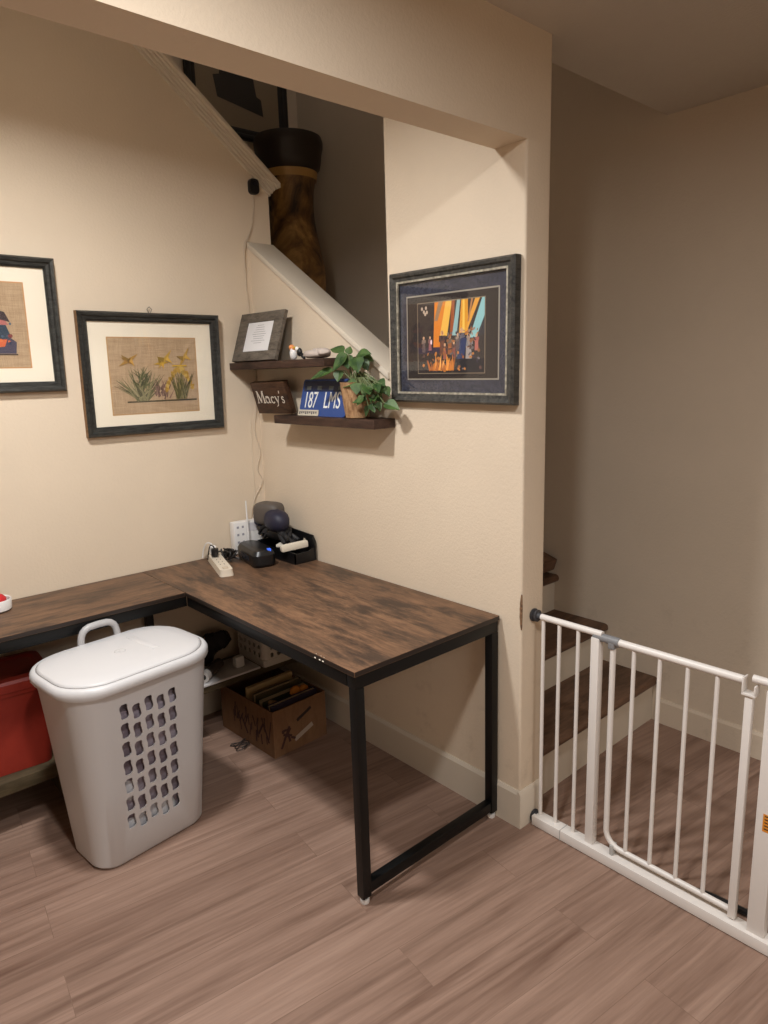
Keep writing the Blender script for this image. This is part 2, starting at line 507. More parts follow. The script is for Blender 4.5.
# photo frame leaning on the upper shelf
pf = root('photo_frame', 'grey weathered photo frame with white paper on the upper shelf', 'picture frame', (-.122, -.180, SU + .004), rx=0, ry=math.radians(19), rz=math.radians(3.5))
W_, Hh = .315, .215
m = MB()
for y0, y1, z0, z1 in ((-W_ / 2, W_ / 2, 0, .042), (-W_ / 2, W_ / 2, Hh - .042, Hh), (-W_ / 2, -W_ / 2 + .062, .042, Hh - .042), (W_ / 2 - .062, W_ / 2, .042, Hh - .042)):
    m.box(-.009, .009, y0, y1, z0, z1)
m.build('frame_border', GREYWOOD, pf, local=True, bevel=.002)
paper = MB().box(-.003, .0, -W_ / 2 + .06, W_ / 2 - .06, .040, Hh - .040).build('paper', flat((222, 220, 220), .7), pf, local=True)
m = MB()
for i in range(9):                                   # rows of tiny grey marks, far too small to read
    z = Hh - .056 - i * .0098; w = .10 if i else .05
    ww = random.uniform(.55, 1) * w
    m.box(-.0036, -.0029, -ww / 2, ww / 2, z - .0016, z)
m.build('print', flat((150, 148, 150), .8), pf, local=True)
MB().box(.009, .0115, -W_ / 2 + .01, W_ / 2 - .01, .008, Hh - .008).build('backing', BLACKP, pf, local=True)
m = MB().prism([(.0116, .008), (.0116, .12), (.036, .010)], 1, -.045, .045)
m.build('easel_stand', BLACKP, pf, local=True)

# little bird figurine
fg = root('bird_figurine', 'tiny white black and orange bird figurine between photo frame and pale stone', 'figurine', (-.085, -.455, SU))
m = MB().blob((-.085, -.428, SU + .026), (.016, .018, .026), jit=.04); m.build('body', WHITEP, fg, smooth=60)
m = MB().blob((-.088, -.42, SU + .05), (.011, .013, .012)); m.blob((-.09, -.437, SU + .044), (.006, .012, .005)); m.build('crest', flat((222, 142, 84), .5), fg, smooth=60)
m = MB().blob((-.085, -.470, SU + .03), (.011, .013, .017)); m.blob((-.083, -.488, SU + .015), (.008, .02, .008), rot=Matrix.Rotation(.7, 3, 'X')); m.build('wing', BLACKP, fg, smooth=60)
m = MB().blob((-.092, -.463, SU + .043), (.008, .009, .009)); m.build('head', flat((240, 238, 232), .5), fg, smooth=60)
m = MB().blob((-.094, -.448, SU + .049), (.004, .012, .004)); m.build('beak', flat((206, 170, 60), .5), fg, smooth=60)
# pale stone
random.seed(5)
m = MB().blob((-.085, -.59, SU + .0178), (.036, .070, .016), jit=.1, power=.8)
for k in range(7): m.blob((-.09 + random.uniform(-.015, .02), -.53 - .021 * k, SU + .020 + random.uniform(-.002, .010)), (.024, .026, .014), jit=.16)
tag(m.build('flat_stone', flat((186, 172, 162), .85), None, smooth=70), 'pale flat lumpy stone on the right of the upper shelf', 'stone')

# wooden name sign leaning at the left of the lower shelf
def text_mesh(body, size, mat, name, parent, M, depth=.0006, sx=1.0, shear=0.0):
    c = bpy.data.curves.new(name, 'FONT'); c.body = body; c.size = size; c.extrude = depth
    c.align_x = 'CENTER'; c.align_y = 'CENTER'; c.shear = shear
    t = bpy.data.objects.new(name, c); COL.objects.link(t)
    dg = bpy.context.evaluated_depsgraph_get()
    me = bpy.data.meshes.new_from_object(t.evaluated_get(dg))
    bpy.data.objects.remove(t); bpy.data.curves.remove(c)
    for v in me.vertices: v.co = M @ Vector((v.co.x * sx, v.co.y, v.co.z))
    me.materials.clear(); me.materials.append(mat)
    o = bpy.data.objects.new(name, me); COL.objects.link(o); o.parent = parent
    return o
# local frame of things that face the room from wall_right: text x runs to -y, text y runs up, out of the wall is -x
def face(x, y, z): return Matrix(((0, 0, -1, x), (-1, 0, 0, y), (0, 1, 0, z), (0, 0, 0, 1)))
sg = root('wooden_sign', 'dark wooden block sign with white lettering left of the blue license plate', 'sign', (-.034, -.2025, 1.384))
sg.rotation_euler = (math.radians(-1.0), math.radians(-15), math.radians(0))
MB().box(-.012, .014, -.134, .134, .0, .142).build('board', SIGN, sg, local=True, bevel=.002)
# serif letters drawn as strokes
def strokes(lst, mat, parent, x, y0, z0, s):
    mm = MB()
    for k, pts in enumerate(lst):
        *P, w = pts
        for a, b in zip(P[:-1], P[1:]):
            A = Vector((x - .0004 * (1 + k % 3), y0 - a[0] * s * 1.45, z0 + a[1] * s)); B = Vector((x - .0004 * (1 + k % 3), y0 - b[0] * s * 1.45, z0 + b[1] * s))
            mm.bar(A, B, .0012, w * s, Vector((1, 0, 0)).cross(B - A).normalized())
    return mm.build('lettering', mat, parent, local=True)
ar = lambda cx, cy, rx, ry, a0, a1, n=8: [(cx + rx * math.cos(math.radians(a0 + (a1 - a0) * i / n)), cy + ry * math.sin(math.radians(a0 + (a1 - a0) * i / n))) for i in range(n + 1)]
LET = []
LET += [[(.05, 0), (.14, 1), .07], [(.14, 1), (.40, .02), .15], [(.40, .02), (.68, 1), .06], [(.68, 1), (.72, 0), .15],
        [(-.05, .0), (.17, .0), .05], [(.60, 0), (.84, 0), .05], [(.04, 1), (.2, 1), .05], [(.62, 1), (.80, 1), .05]]
LET += [ar(1.08, .24, .17, .25, 40, 330) + [.08], [(1.24, .50), (1.26, .06), (1.36, .0), .11], ar(1.08, .44, .16, .12, 30, 150) + [.06]]
LET += [ar(1.66, .25, .17, .26, 45, 320) + [.10]]
LET += [[(1.92, .52), (2.11, .02), .12], [(2.28, .52), (2.06, -.22), (1.92, -.30), .06], [(1.86, .52), (2.0, .52), .04], [(2.2, .52), (2.34, .52), .04]]
LET += [[(2.46, 1.0), (2.43, .78), .08]]
LET += [ar(2.68, .39, .10, .12, 20, 250, 6) + ar(2.68, .13, .11, .13, 70, -160, 6) + [.08]]
strokes(LET, flat((214, 204, 190), .6), sg, -.0125, .108, .050, .053)

# license plate
lp = root('license_plate', 'blue license plate with white characters leaning behind the potted plant', 'license plate', (-.070, -.572, SLO + .001), rz=math.radians(1), ry=math.radians(15))
PW, PH = .30, .150
BLUE = flat((46, 72, 132), .45); NAVY = flat((26, 38, 72), .45)
m = MB().loft([[(x_, p[0], p[1] + PH / 2) for p in rrect(PW, PH, .012, 4)] for x_ in (0.0, .0018)])
m.build('plate', BLUE, lp, local=True)
MB().box(-.0012, -.0001, -PW / 2 + .012, PW / 2 - .012, PH - .05, PH - .008).build('dark_band', NAVY, lp, local=True)
for y_ in (.105, .035, -.04, -.10): MB().box(-.002, -.0010, y_ - .014, y_ + .014, PH - .043, PH - .028).build('sticker', flat((92, 98, 96), .6), lp, local=True)
text_mesh('187', .094, flat((226, 226, 222), .5), 'plate_digits', lp, face(-.0012, .082, .062), .0006, .64)
text_mesh('LMS', .094, flat((226, 226, 222), .5), 'plate_letters', lp, face(-.0012, -.058, .062), .0006, .66)
m = MB().box(-.006, -.002, .015, PW / 2 - .002, .0, .024); o = m.build('plate_strip', flat((196, 186, 168), .5), lp, local=True)
m = MB()
for i in range(9):
    y_ = PW / 2 - .014 - i * .0135
    m.box(-.0066, -.0058, y_ - .0042, y_ + .0042, .006 + (i * 7 % 3) * .002, .018)
m.build('strip_marks', flat((96, 92, 92), .6), lp, local=True)

# potted plant
pp = root('potted_plant', 'leafy green potted plant in a tan bark pot on the lower shelf end', 'plant', (-.072, -.775, SLO))
PC = (-.062, -.793)
m = MB().lathe([(.040, .001), (.044, .004), (.050, .04), (.057, .09), (.061, .128), (.063, .134), (.057, .134), (.055, .11)], (PC[0], PC[1], SLO), 24, cap=False)
m.add([(PC[0] + .04 * math.cos(2 * PI * k / 24), PC[1] + .04 * math.sin(2 * PI * k / 24), SLO + .001) for k in range(24)], [tuple(range(24))])
m.build('pot', POT, pp, smooth=True)
MB().lathe([(.054, .11), (.02, .116)], (PC[0], PC[1], SLO), 20).build('soil', flat((48, 36, 28), .9), pp)
lv = MB(); sm = MB()
def leafmesh(mb, base, tip, width, droop=.12, nrm=None):
    base, tip = Vector(base), Vector(tip); d = tip - base; ln = d.length; d.normalize()
    up = Vector(nrm) if nrm else Vector((-.55, -.35, .75))
    s = d.cross(up).normalized(); u = s.cross(d)
    prof = [(0, .10), (.08, .62), (.22, .95), (.4, 1.0), (.6, .78), (.8, .42), (.93, .15), (1, .01)]
    vs = []; fs = []
    for t, w in prof:
        p = base + d * (ln * t) - Vector((0, 0, 1)) * droop * ln * t * t
        hw = w * width / 2
        vs += [p - s * hw + u * hw * .28, p, p + s * hw + u * hw * .28]
        vs += [p - s * hw + u * (hw * .28 - .0012), p - u * .0012, p + s * hw + u * (hw * .28 - .0012)]
    n = len(prof)
    for i in range(n - 1):
        a = i * 6; b2 = a + 6
        fs += [(a, a + 1, b2 + 1, b2), (a + 1, a + 2, b2 + 2, b2 + 1), (a + 3, b2 + 3, b2 + 4, a + 4), (a + 4, b2 + 4, b2 + 5, a + 5),
               (a, b2, b2 + 3, a + 3), (a + 2, a + 5, b2 + 5, b2 + 2)]
    mb.add(vs, fs)
Z = SLO
def vine(pts, r=.0022): sm.tube(pts, r, 6)
soil = Vector((PC[0], PC[1], Z + .115))
# (leaf base, leaf tip, width)
LV = [
((-0.085,-0.775,Z+0.235),(-0.120,-0.725,Z+0.182),0.050),((-0.080,-0.777,Z+0.235),(-0.075,-0.781,Z+0.268),0.026),
((-0.075,-0.820,Z+0.232),(-0.060,-0.883,Z+0.240),0.036),((-0.095,-0.836,Z+0.220),(-0.120,-0.876,Z+0.174),0.044),
((-0.080,-0.760,Z+0.230),(-0.100,-0.795,Z+0.188),0.040),((-0.110,-0.715,Z+0.178),(-0.152,-0.625,Z+0.158),0.036),
((-0.070,-0.735,Z+0.245),(-0.075,-0.660,Z+0.268),0.036),((-0.100,-0.743,Z+0.176),(-0.115,-0.748,Z+0.140),0.032),
((-0.070,-0.842,Z+0.212),(-0.065,-0.867,Z+0.178),0.030),((-0.100,-0.841,Z+0.136),(-0.125,-0.791,Z+0.122),0.034),
((-0.090,-0.873,Z+0.138),(-0.085,-0.925,Z+0.112),0.042),((-0.105,-0.850,Z+0.131),(-0.120,-0.863,Z+0.094),0.042),
((-0.100,-0.900,Z+0.125),(-0.110,-0.887,Z+0.085),0.042),((-0.085,-0.922,Z+0.120),(-0.095,-0.893,Z+0.095),0.038),
((-0.080,-0.930,Z+0.082),(-0.070,-0.971,Z+0.124),0.038),((-0.070,-0.967,Z+0.118),(-0.065,-0.977,Z+0.084),0.024),
((-0.080,-0.968,Z+0.058),(-0.065,-1.030,Z+0.044),0.044),((-0.100,-0.894,Z+0.072),(-0.120,-0.836,Z+0.068),0.036),
((-0.110,-0.890,Z+0.082),(-0.125,-0.867,Z+0.056),0.034),((-0.090,-0.909,Z+0.058),(-0.090,-0.925,Z+0.028),0.028),
((-0.095,-0.897,Z+0.050),(-0.095,-0.879,Z+0.014),0.026),((-0.080,-0.929,Z+0.062),(-0.080,-0.944,Z+0.032),0.026),
((-0.080,-0.886,Z+0.140),(-0.075,-0.915,Z+0.132),0.030),((-0.050,-0.80,Z+0.225),(-0.030,-0.86,Z+0.215),0.040),
((-0.055,-0.78,Z+0.225),(-0.030,-0.76,Z+0.200),0.036),((-0.050,-0.88,Z+0.12),(-0.028,-0.93,Z+0.10),0.036),
]
random.seed(21)
for i in range(16):                                  # smaller leaves filling the trailing side
    bx, by, bz = random.uniform(-.10, -.05), random.uniform(-.94, -.845), Z + random.uniform(.035, .14)
    an = random.uniform(-2.4, .4)
    LV.append(((bx, by, bz), (bx - random.uniform(.0, .03), by + .045 * math.sin(an), bz + .03 * math.cos(an) - .018), random.uniform(.026, .040)))
for bse, tip, w in LV: leafmesh(lv, bse, tip, w * (1.3 if bse[2] > Z + .17 else 1.12))
for bse, tip, w in LV:
    bq = Vector(bse); mid = (soil + bq) / 2 + Vector((-.01, 0, .03 if bq.z > Z + .14 else .045))
    if bq.z < Z + .12: mid = Vector((PC[0] - .045, (PC[1] + bq.y) / 2 - .025, Z + .15))
    vine([soil + Vector((random.uniform(-.02, .02), random.uniform(-.02, .02), 0)), mid, bq])
lv.build('foliage', LEAF, pp, smooth=30)
sm.build('stem', flat((96, 106, 66), .6), pp, smooth=True)

# ------------------------------------------------------------------ pictures
def framed(name, label, W, Hh, fw, loc, rot, matcol, frame_mat, edge_mat, depth=.03, liner=None, group=None):
    """picture with its back centre at loc; local x = to the right as seen, z = up, -y = out of the wall"""
    r = root(name, label, 'picture', loc, group=group); r.rotation_euler = rot
    m = MB(); e = MB()
    x, z = W / 2, Hh / 2
    prof = [(0, 0), (0, -depth * .75), (fw * .18, -depth), (fw * .42, -depth * .93), (fw * .55, -depth * .74), (fw * .80, -depth * .70), (fw, -depth * .5), (fw, 0)]
    rings = []
    for sx, sz in ((-1, -1), (1, -1), (1, 1), (-1, 1)):
        rings.append([(sx * (x - t), y, sz * (z - t)) for t, y in prof])
    n = len(prof); vs = [p for rr in rings for p in rr]; fs = []
    for i in range(4):
        j = (i + 1) % 4
        for k in range(n): k2 = (k + 1) % n; fs.append((i * n + k, j * n + k, j * n + k2, i * n + k2))
    m.add(vs, fs, frame_mat)
    o = m.build('frame_border', frame_mat, r, local=True)
    if edge_mat:
        e.box(-x - .0015, -x, -depth * .7, 0, -z, z); e.box(x, x + .0015, -depth * .7, 0, -z, z)
        e.box(-x, x, -depth * .7, 0, -z - .0015, -z)
        e.build('frame_edge', edge_mat, r, local=True)['label'] = 'brown outer frame edge'
    MB().box(-x + fw * .7, x - fw * .7, -depth * .32, -depth * .22, -z + fw * .7, z - fw * .7).build('mat_board', matcol, r, local=True)
    MB().box(-x + fw * .8, x - fw * .8, -depth * .48, -depth * .42, -z + fw * .8, z - fw * .8).build('glass', GLASS, r, local=True)
    return r
class Art:
    """flat printed shapes, each ink layer a hair above the one below"""
    def __init__(self, y0): self.m = MB(); self.k = 0; self.y = y0
    def poly(self, pts, rgb, ):
        self.k += 1; y = self.y - .00001 * self.k
        self.m.add([(p[0], y, p[1]) for p in pts], [tuple(range(len(pts)))], flat(rgb, .8))
    def blade(self, x, z, a, ln, w, rgb, curve=0):
        pts_l = []; pts_r = []
        for i in range(5):
            t = i / 4; aa = a + curve * t; px = x + math.sin(a + curve * t / 2) * ln * t; pz = z + math.cos(a + curve * t / 2) * ln * t
            ww = w * (1 - t * .85) / 2
            pts_l.append((px - math.cos(aa) * ww, pz + math.sin(aa) * ww)); pts_r.append((px + math.cos(aa) * ww, pz - math.sin(aa) * ww))
        self.poly(pts_l + pts_r[::-1], rgb)
    def oval(self, x, z, rx, rz, rgb, a=0, n=10):
        self.poly([(x + rx * math.cos(t) * math.cos(a) - rz * math.sin(t) * math.sin(a), z + rx * math.cos(t) * math.sin(a) + rz * math.sin(t) * math.cos(a)) for t in [2 * PI * i / n for i in range(n)]], rgb)
    def rect(self, x0, x1, z0, z1, rgb): self.poly([(x0, z0), (x1, z0), (x1, z1), (x0, z1)], rgb)
    def build(self, parent, name='printed_image'): return self.m.build(name, None, parent, local=True)

D = .036
p2 = framed('framed_picture', 'framed papyrus of grass tufts and yellow birds hung beside the shelf corner', .592, .482, .037, (-.495, -.003, 1.568), (math.radians(1.6), math.radians(.2), 0), MAT, FRAME, FRAME_E, D)
MB().box(-.185, .185, -.0126, -.0116, -.158, .142).build('papyrus_sheet', PAPYRUS, p2, local=True)
m = MB()
for x0, x1, z0, z1 in ((-.189, .189, -.162, -.158), (-.189, .189, .142, .146), (-.189, -.185, -.158, .142), (.185, .189, -.158, .142)): m.box(x0, x1, -.0121, -.0116, z0, z1)
m.build('sheet_edge', flat((186, 146, 96), .8), p2, local=True)
a = Art(-.0128)
a.rect(-.125, .178, -.1145, -.108, (74, 66, 46))
for i in range(70):
    a.blade(-.062 + random.uniform(-.022, .022), -.108, random.uniform(-.95, .95), random.uniform(.07, .14), .007, random.choice([(98, 94, 62), (128, 122, 86), (78, 76, 50), (152, 140, 106)]), random.uniform(-.3, .3))
for i in range(26):
    a.blade(-.055 + random.uniform(-.02, .02), -.03 + random.uniform(-.03, .02), random.uniform(-1.0, 1.0), random.uniform(.03, .065), .006, random.choice([(82, 82, 52), (104, 102, 68), (66, 66, 44)]))
for i in range(30):
    a.blade(.026 + random.uniform(-.03, .03), -.106 + random.uniform(0, .05), random.uniform(-.6, .6), random.uniform(.02, .05), .006, random.choice([(116, 86, 76), (134, 104, 92), (98, 74, 64)]))
for i in range(60):
    t = random.uniform(-1, 1); a.oval(.105 + t * .062, .016 - abs(t) ** 2 * .085 + random.uniform(-.01, .01), .0065, .010, random.choice([(182, 144, 62), (164, 128, 54), (192, 160, 86)]), random.uniform(-1, 1))
for i in range(44):
    a.blade(.108 + random.uniform(-.022, .022), -.106, random.uniform(-.55, .55), random.uniform(.06, .125), .007, random.choice([(90, 84, 48), (114, 106, 64), (70, 66, 40), (136, 122, 78)]))
def bird(x, z, s, fl=1, rgb=(190, 142, 52), up=0.0):
    ca, sa = math.cos(up), math.sin(up)
    R = lambda pts: [(x + (p[0] * ca - p[1] * sa) * s * fl, z + (p[0] * sa + p[1] * ca) * s) for p in pts]
    a.poly(R([(-.5, -.25), (-.1, -.12), (.25, .1), (.5, .35), (.1, .18), (-.25, -.02)]), rgb)
    a.poly(R([(-.15, -.1), (-.35, .3), (.0, .12)]), tuple(int(c * .8) for c in rgb))
    a.poly(R([(.0, .0), (.28, -.28), (.18, .12)]), tuple(min(255, int(c * 1.12)) for c in rgb))
bird(-.108, .052, .082, 1, (168, 128, 62)); bird(-.115, .05, .05, -1, (142, 106, 52))
bird(.047, .055, .085, 1, (178, 142, 62), .35); bird(.028, .04, .06, 1, (178, 140, 50), -.4)
bird(.132, .062, .08, 1, (174, 138, 64), .5)
a.rect(.075, .14, .028, .034, (196, 158, 58))
a.build(p2)
hk = MB(); hk.tube([(-.004, -.004, .243), (-.010, -.004, .256), (0, -.004, .266), (.010, -.004, .256), (.004, -.004, .243)], .0016, 6)
hk.build('hanging_loop', flat((90, 84, 76), .4, .6), p2, local=True)

p1 = framed('framed_picture', 'framed papyrus of colourful seated figure cut by the left photo edge', .60, .477, .037, (-1.151, -.003, 1.752), (math.radians(1.6), math.radians(.2), 0), MAT, FRAME, FRAME_E, D)
MB().box(-.19, .187, -.0126, -.0116, -.148, .146).build('papyrus_sheet', PAPYRUS, p1, local=True)
m = MB()
for x0, x1, z0, z1 in ((-.194, .191, -.152, -.148), (-.194, .191, .146, .150), (-.194, -.19, -.148, .146), (.187, .191, -.148, .146)): m.box(x0, x1, -.0121, -.0116, z0, z1)
m.build('sheet_edge', flat((196, 146, 96), .8), p1, local=True)
a = Art(-.0128)
a.rect(-.15, .148, -.106, -.101, (60, 44, 40))
for sx in (0, -.14):
    X = .088 + sx
    a.poly([(X - .05, -.10), (X + .055, -.10), (X + .06, -.06), (X + .03, -.035), (X - .03, -.04)], (70, 66, 84))
    a.poly([(X - .05, -.085), (X + .02, -.075), (X + .03, -.05), (X - .04, -.055)], (206, 100, 58))
    a.poly([(X - .045, -.055), (X + .045, -.045), (X + .03, .0), (X - .02, .005)], (44, 62, 78))
    a.poly([(X - .04, .0), (X + .04, .0), (X + .015, .035), (X - .02, .04)], (176, 106, 100))
    a.poly([(X - .03, .03), (X + .045, .01), (X + .03, .045), (X - .01, .055)], (58, 46, 50))
    for i in range(16): a.oval(X + random.uniform(-.045, .055), random.uniform(-.095, .03), random.uniform(.004, .009), random.uniform(.003, .007), random.choice([(210, 112, 62), (40, 50, 74), (206, 188, 160), (120, 50, 48), (70, 90, 110)]), random.uniform(0, 3), 7)
a.oval(.006, .075, .006, .008, (60, 48, 44))
a.build(p1)

# concert print on the shelf wall: local x (right as seen) must run to -y
pc = framed('framed_picture', 'black and grey framed concert stage picture with navy mat near the column', .545, .436, .036, (-.003, -1.2265, 1.6575), (0, 0, -PI / 2), NAVYMAT, NAVYFRAME, None, .034)
pc.rotation_euler = (math.radians(.0), math.radians(.6), -PI / 2)
SIL = flat((168, 162, 150), .35, .4)
m = MB()
fx, fz = .237, .1825
for x0, x1, z0, z1 in ((-fx - .007, fx + .007, fz, fz + .007), (-fx - .007, fx + .007, -fz - .007, -fz), (-fx - .007, -fx, -fz, fz), (fx, fx + .007, -fz, fz)): m.box(x0, x1, -.0235, -.0100, z0, z1)
m.build('frame_liner', speckle_mat('worn_silver', (120, 114, 100), (176, 168, 150), 70, .5), pc, local=True)['label'] = 'worn silver inner liner'
MB().box(-.204, .204, -.0118, -.0106, -.142, .138).build('mat_edge', SIL, pc, local=True)['label'] = 'thin silver mat edge'
MB().box(-.199, .199, -.0128, -.0112, -.137, .133).build('inner_mat', flat((38, 28, 24), .8), pc, local=True)
MB().box(-.150, .150, -.0136, -.0122, -.122, .112).build('print_edge', flat((128, 112, 92), .7), pc, local=True)
a = Art(-.0138)
X0, X1, Z0, Z1 = -.147, .147, -.119, .109
a.rect(X0, X1, Z0, Z1, (44, 34, 32))
def beam(xt0, xt1, xb0, xb1, zb, rgb): a.poly([(xt0, Z1), (xt1, Z1), (xb1, zb), (xb0, zb)], rgb)
beam(-.068, .005, -.075, -.035, -.035, (216, 128, 36)); beam(-.05, -.03, -.07, -.055, .05, (150, 120, 90))
beam(-.018, .010, -.045, -.012, .0, (232, 180, 74)); beam(.008, .022, .0, .016, .0, (150, 74, 30))
beam(.032, .046, .010, .030, .0, (138, 174, 176)); beam(.050, .078, .040, .080, .0, (218, 150, 40)); beam(.056, .064, .055, .065, .0, (240, 196, 90))
beam(.108, .128, .062, .074, .01, (222, 156, 52)); beam(.092, .10, .076, .082, .04, (176, 120, 70))
beam(.137, .147, .085, .112, -.01, (140, 190, 192))
a.poly([(.147, Z1), (.147, .04), (.112, -.01), (.1, .0)], (140, 190, 192)); a.poly([(.147, .055), (.147, .0), (.112, -.012)], (46, 44, 50))
for x, z in ((-.127, .092), (-.118, .082), (-.108, .094), (-.104, .080), (-.112, .074)): a.oval(x, z, .005, .006, (190, 170, 150))
a.rect(X0, -.045, -.055, -.035, (54, 42, 58))
def fig(x, z, h, rgb, rgb2):
    a.poly([(x - h * .16, z), (x + h * .16, z), (x + h * .13, z + h * .5), (x + h * .2, z + h * .82), (x - h * .2, z + h * .82), (x - h * .13, z + h * .5)], rgb)
    a.poly([(x - h * .2, z + h * .55), (x + h * .22, z + h * .65), (x + h * .18, z + h * .82), (x - h * .18, z + h * .82)], rgb2)
    a.oval(x, z + h * .93, h * .09, h * .11, (206, 160, 120))
for x, z, h, c1, c2 in ((-.12, -.05, .05, (96, 80, 78), (130, 110, 98)), (-.09, -.045, .045, (150, 92, 92), (124, 84, 84)), (-.034, -.06, .075, (104, 62, 46), (72, 50, 46)), (-.022, -.075, .05, (150, 84, 70), (96, 60, 54)),
                        (.0, -.06, .06, (150, 88, 46), (110, 94, 80)), (.018, -.07, .05, (130, 66, 56), (84, 54, 50)), (.036, -.05, .055, (84, 66, 70), (104, 84, 80)), (.052, -.055, .075, (60, 62, 84), (104, 98, 106)),
                        (.082, -.085, .085, (158, 148, 142), (128, 126, 128)), (.115, -.05, .05, (178, 100, 88), (160, 92, 82))): fig(x, z, h, c1, c2)
for i in range(60): a.oval(random.uniform(-.04, .125), random.uniform(-.075, .02), random.uniform(.002, .006), random.uniform(.003, .010), random.choice([(84, 60, 54), (60, 50, 60), (140, 90, 56), (104, 96, 96), (170, 108, 60), (50, 40, 40), (150, 130, 116)]), random.uniform(0, 3), 7)
a.poly([(.03, -.08), (.06, -.09), (.075, -.01), (.055, -.01)], (50, 58, 92))
a.rect(.03, X1, -.119, -.075, (36, 30, 32))
for i in range(42): a.oval(random.uniform(X0 + .01, X1 - .01), random.uniform(Z0 + .006, -.055), random.uniform(.002, .006), random.uniform(.003, .009), random.choice([(96, 66, 60), (60, 50, 66), (150, 92, 50), (120, 110, 110), (190, 120, 56), (74, 60, 54)]), random.uniform(0, 3), 7)
for i in range(26): a.blade(random.uniform(-.09, .02), Z0 + .008, random.uniform(-.5, .5), random.uniform(.02, .055), .011, random.choice([(226, 146, 58), (240, 176, 96), (196, 116, 40), (170, 96, 40)]))
a.oval(-.083, -.018, .004, .008, (240, 214, 224))
a.build(pc)

# ------------------------------------------------------------------ webcam and cord
wc = root('webcam', 'small black camera stuck on the wall under the sloping trim', 'camera', (.030, -.016, 2.35))
cz = 2.362
m = MB().loft([[(.034 + p[0], y_, cz + p[1]) for p in rrect(.046, .064, .017, 5)] for y_ in (-.002, -.026)]); m.build('housing', BLACKP, wc, bevel=.003)
m = MB(); m.prism([(.034 + .010 * math.cos(t), cz + .010 + .010 * math.sin(t)) for t in [2 * PI * i / 16 for i in range(16)]], 1, -.0285, -.0262); m.build('lens', flat((40, 40, 46), .15), wc, smooth=True)
pts = [(.034, -.006, cz - .036), (.036, -.005, 2.30), (.024, -.005, 2.22), (-.002, -.010, 2.16), (-.034, -.018, 2.115), (-.032, -.010, 2.06), (-.030, -.006, 1.95), (-.020, -.005, 1.80), (-.018, -.005, 1.70), (-.012, -.004, 1.62)]
pts += [(-.012, -.004, 1.56), (-.020, -.005, 1.46), (-.020, -.005, 1.40), (-.035, -.005, 1.30), (-.014, -.006, 1.20), (-.034, -.006, 1.12), (-.012, -.006, 1.06), (-.055, -.006, .99), (-.085, -.010, .92), (-.10, -.018, .85)]
def smooth_path(P, n=6):
    P = [Vector(p) for p in P]; out = []
    for i in range(len(P) - 1):
        p0, p1_, p2_, p3 = P[max(i - 1, 0)], P[i], P[i + 1], P[min(i + 2, len(P) - 1)]
        for k in range(n):
            t = k / n; out.append(.5 * ((2 * p1_) + (p2_ - p0) * t + (2 * p0 - 5 * p1_ + 4 * p2_ - p3) * t * t + (3 * p1_ - p0 - 3 * p2_ + p3) * t ** 3))
    out.append(P[-1]); return out
tag(MB().tube(smooth_path(pts), .0022, 7).build('camera_cord', CORD, None, smooth=True), 'thin pale cord hanging down the room corner from the black camera', 'cord')
tag(MB().tube(smooth_path([(-.055, -.005, 1.35), (-.056, -.004, 1.2), (-.060, -.005, 1.0), (-.075, -.006, .90), (-.11, -.02, .86)]), .0016, 7).build('wall_cord', flat((222, 208, 188), .6), None, smooth=True), 'second straight pale cord running down the wall beside the wavy one', 'cord')

# ------------------------------------------------------------------ things on the desk corner
def local_frame(p, q):                       # x axis along p->q on the desk
    a = math.atan2(q[1] - p[1], q[0] - p[0]); return a
# power strip
ang = math.atan2(-.31, -.10)
ps = root('power_strip', 'long ivory power strip lying at the left of the black charger', 'power strip', (-.366, -.20, DH + .001), rz=ang)
m = MB().loft([[(p[0], p[1], z_) for p in rrect(.31 - (.006 if z_ > .02 else 0), .058 - (.006 if z_ > .02 else 0), .016, 5)] for z_ in (0, .022, .028)]); m.build('body', IVORY, ps, local=True, smooth=30)
for i in range(5):
    m = MB()
    for dy in (-.008, .008): m.box(-.12 + i * .042, -.108 + i * .042, dy - .0015, dy + .0015, .0278, .0285)
    m.build('socket', flat((96, 88, 78), .6), ps, local=True)
MB().box(.112, .13, -.012, .012, .028, .033).build('switch', flat((196, 180, 160), .5), ps, local=True, bevel=.002)
# plugs in the strip
def plug(loc, rz, label, mat):
    o = root('power_plug', label, 'plug', loc, rz=rz, group='plugs on the power strip')
    MB().box(-.016, .016, -.014, .014, 0, .036).build('body', mat, o, local=True, bevel=.005)
    MB().tube(smooth_path([(0, .0, .034), (0, .006, .046), (.020, .022, .044), (.034, .034, .012), (.036, .040, -.024)]), .0028, 6).build('lead', mat, o, local=True, smooth=True)
    return o
plug((-.345, -.120, DH + .0315), .9, 'black plug standing in the ivory power strip', BLACKP)
plug((-.327, -.066, DH + .0315), 1.3, 'white plug at the wall end of the power strip', WHITEP)
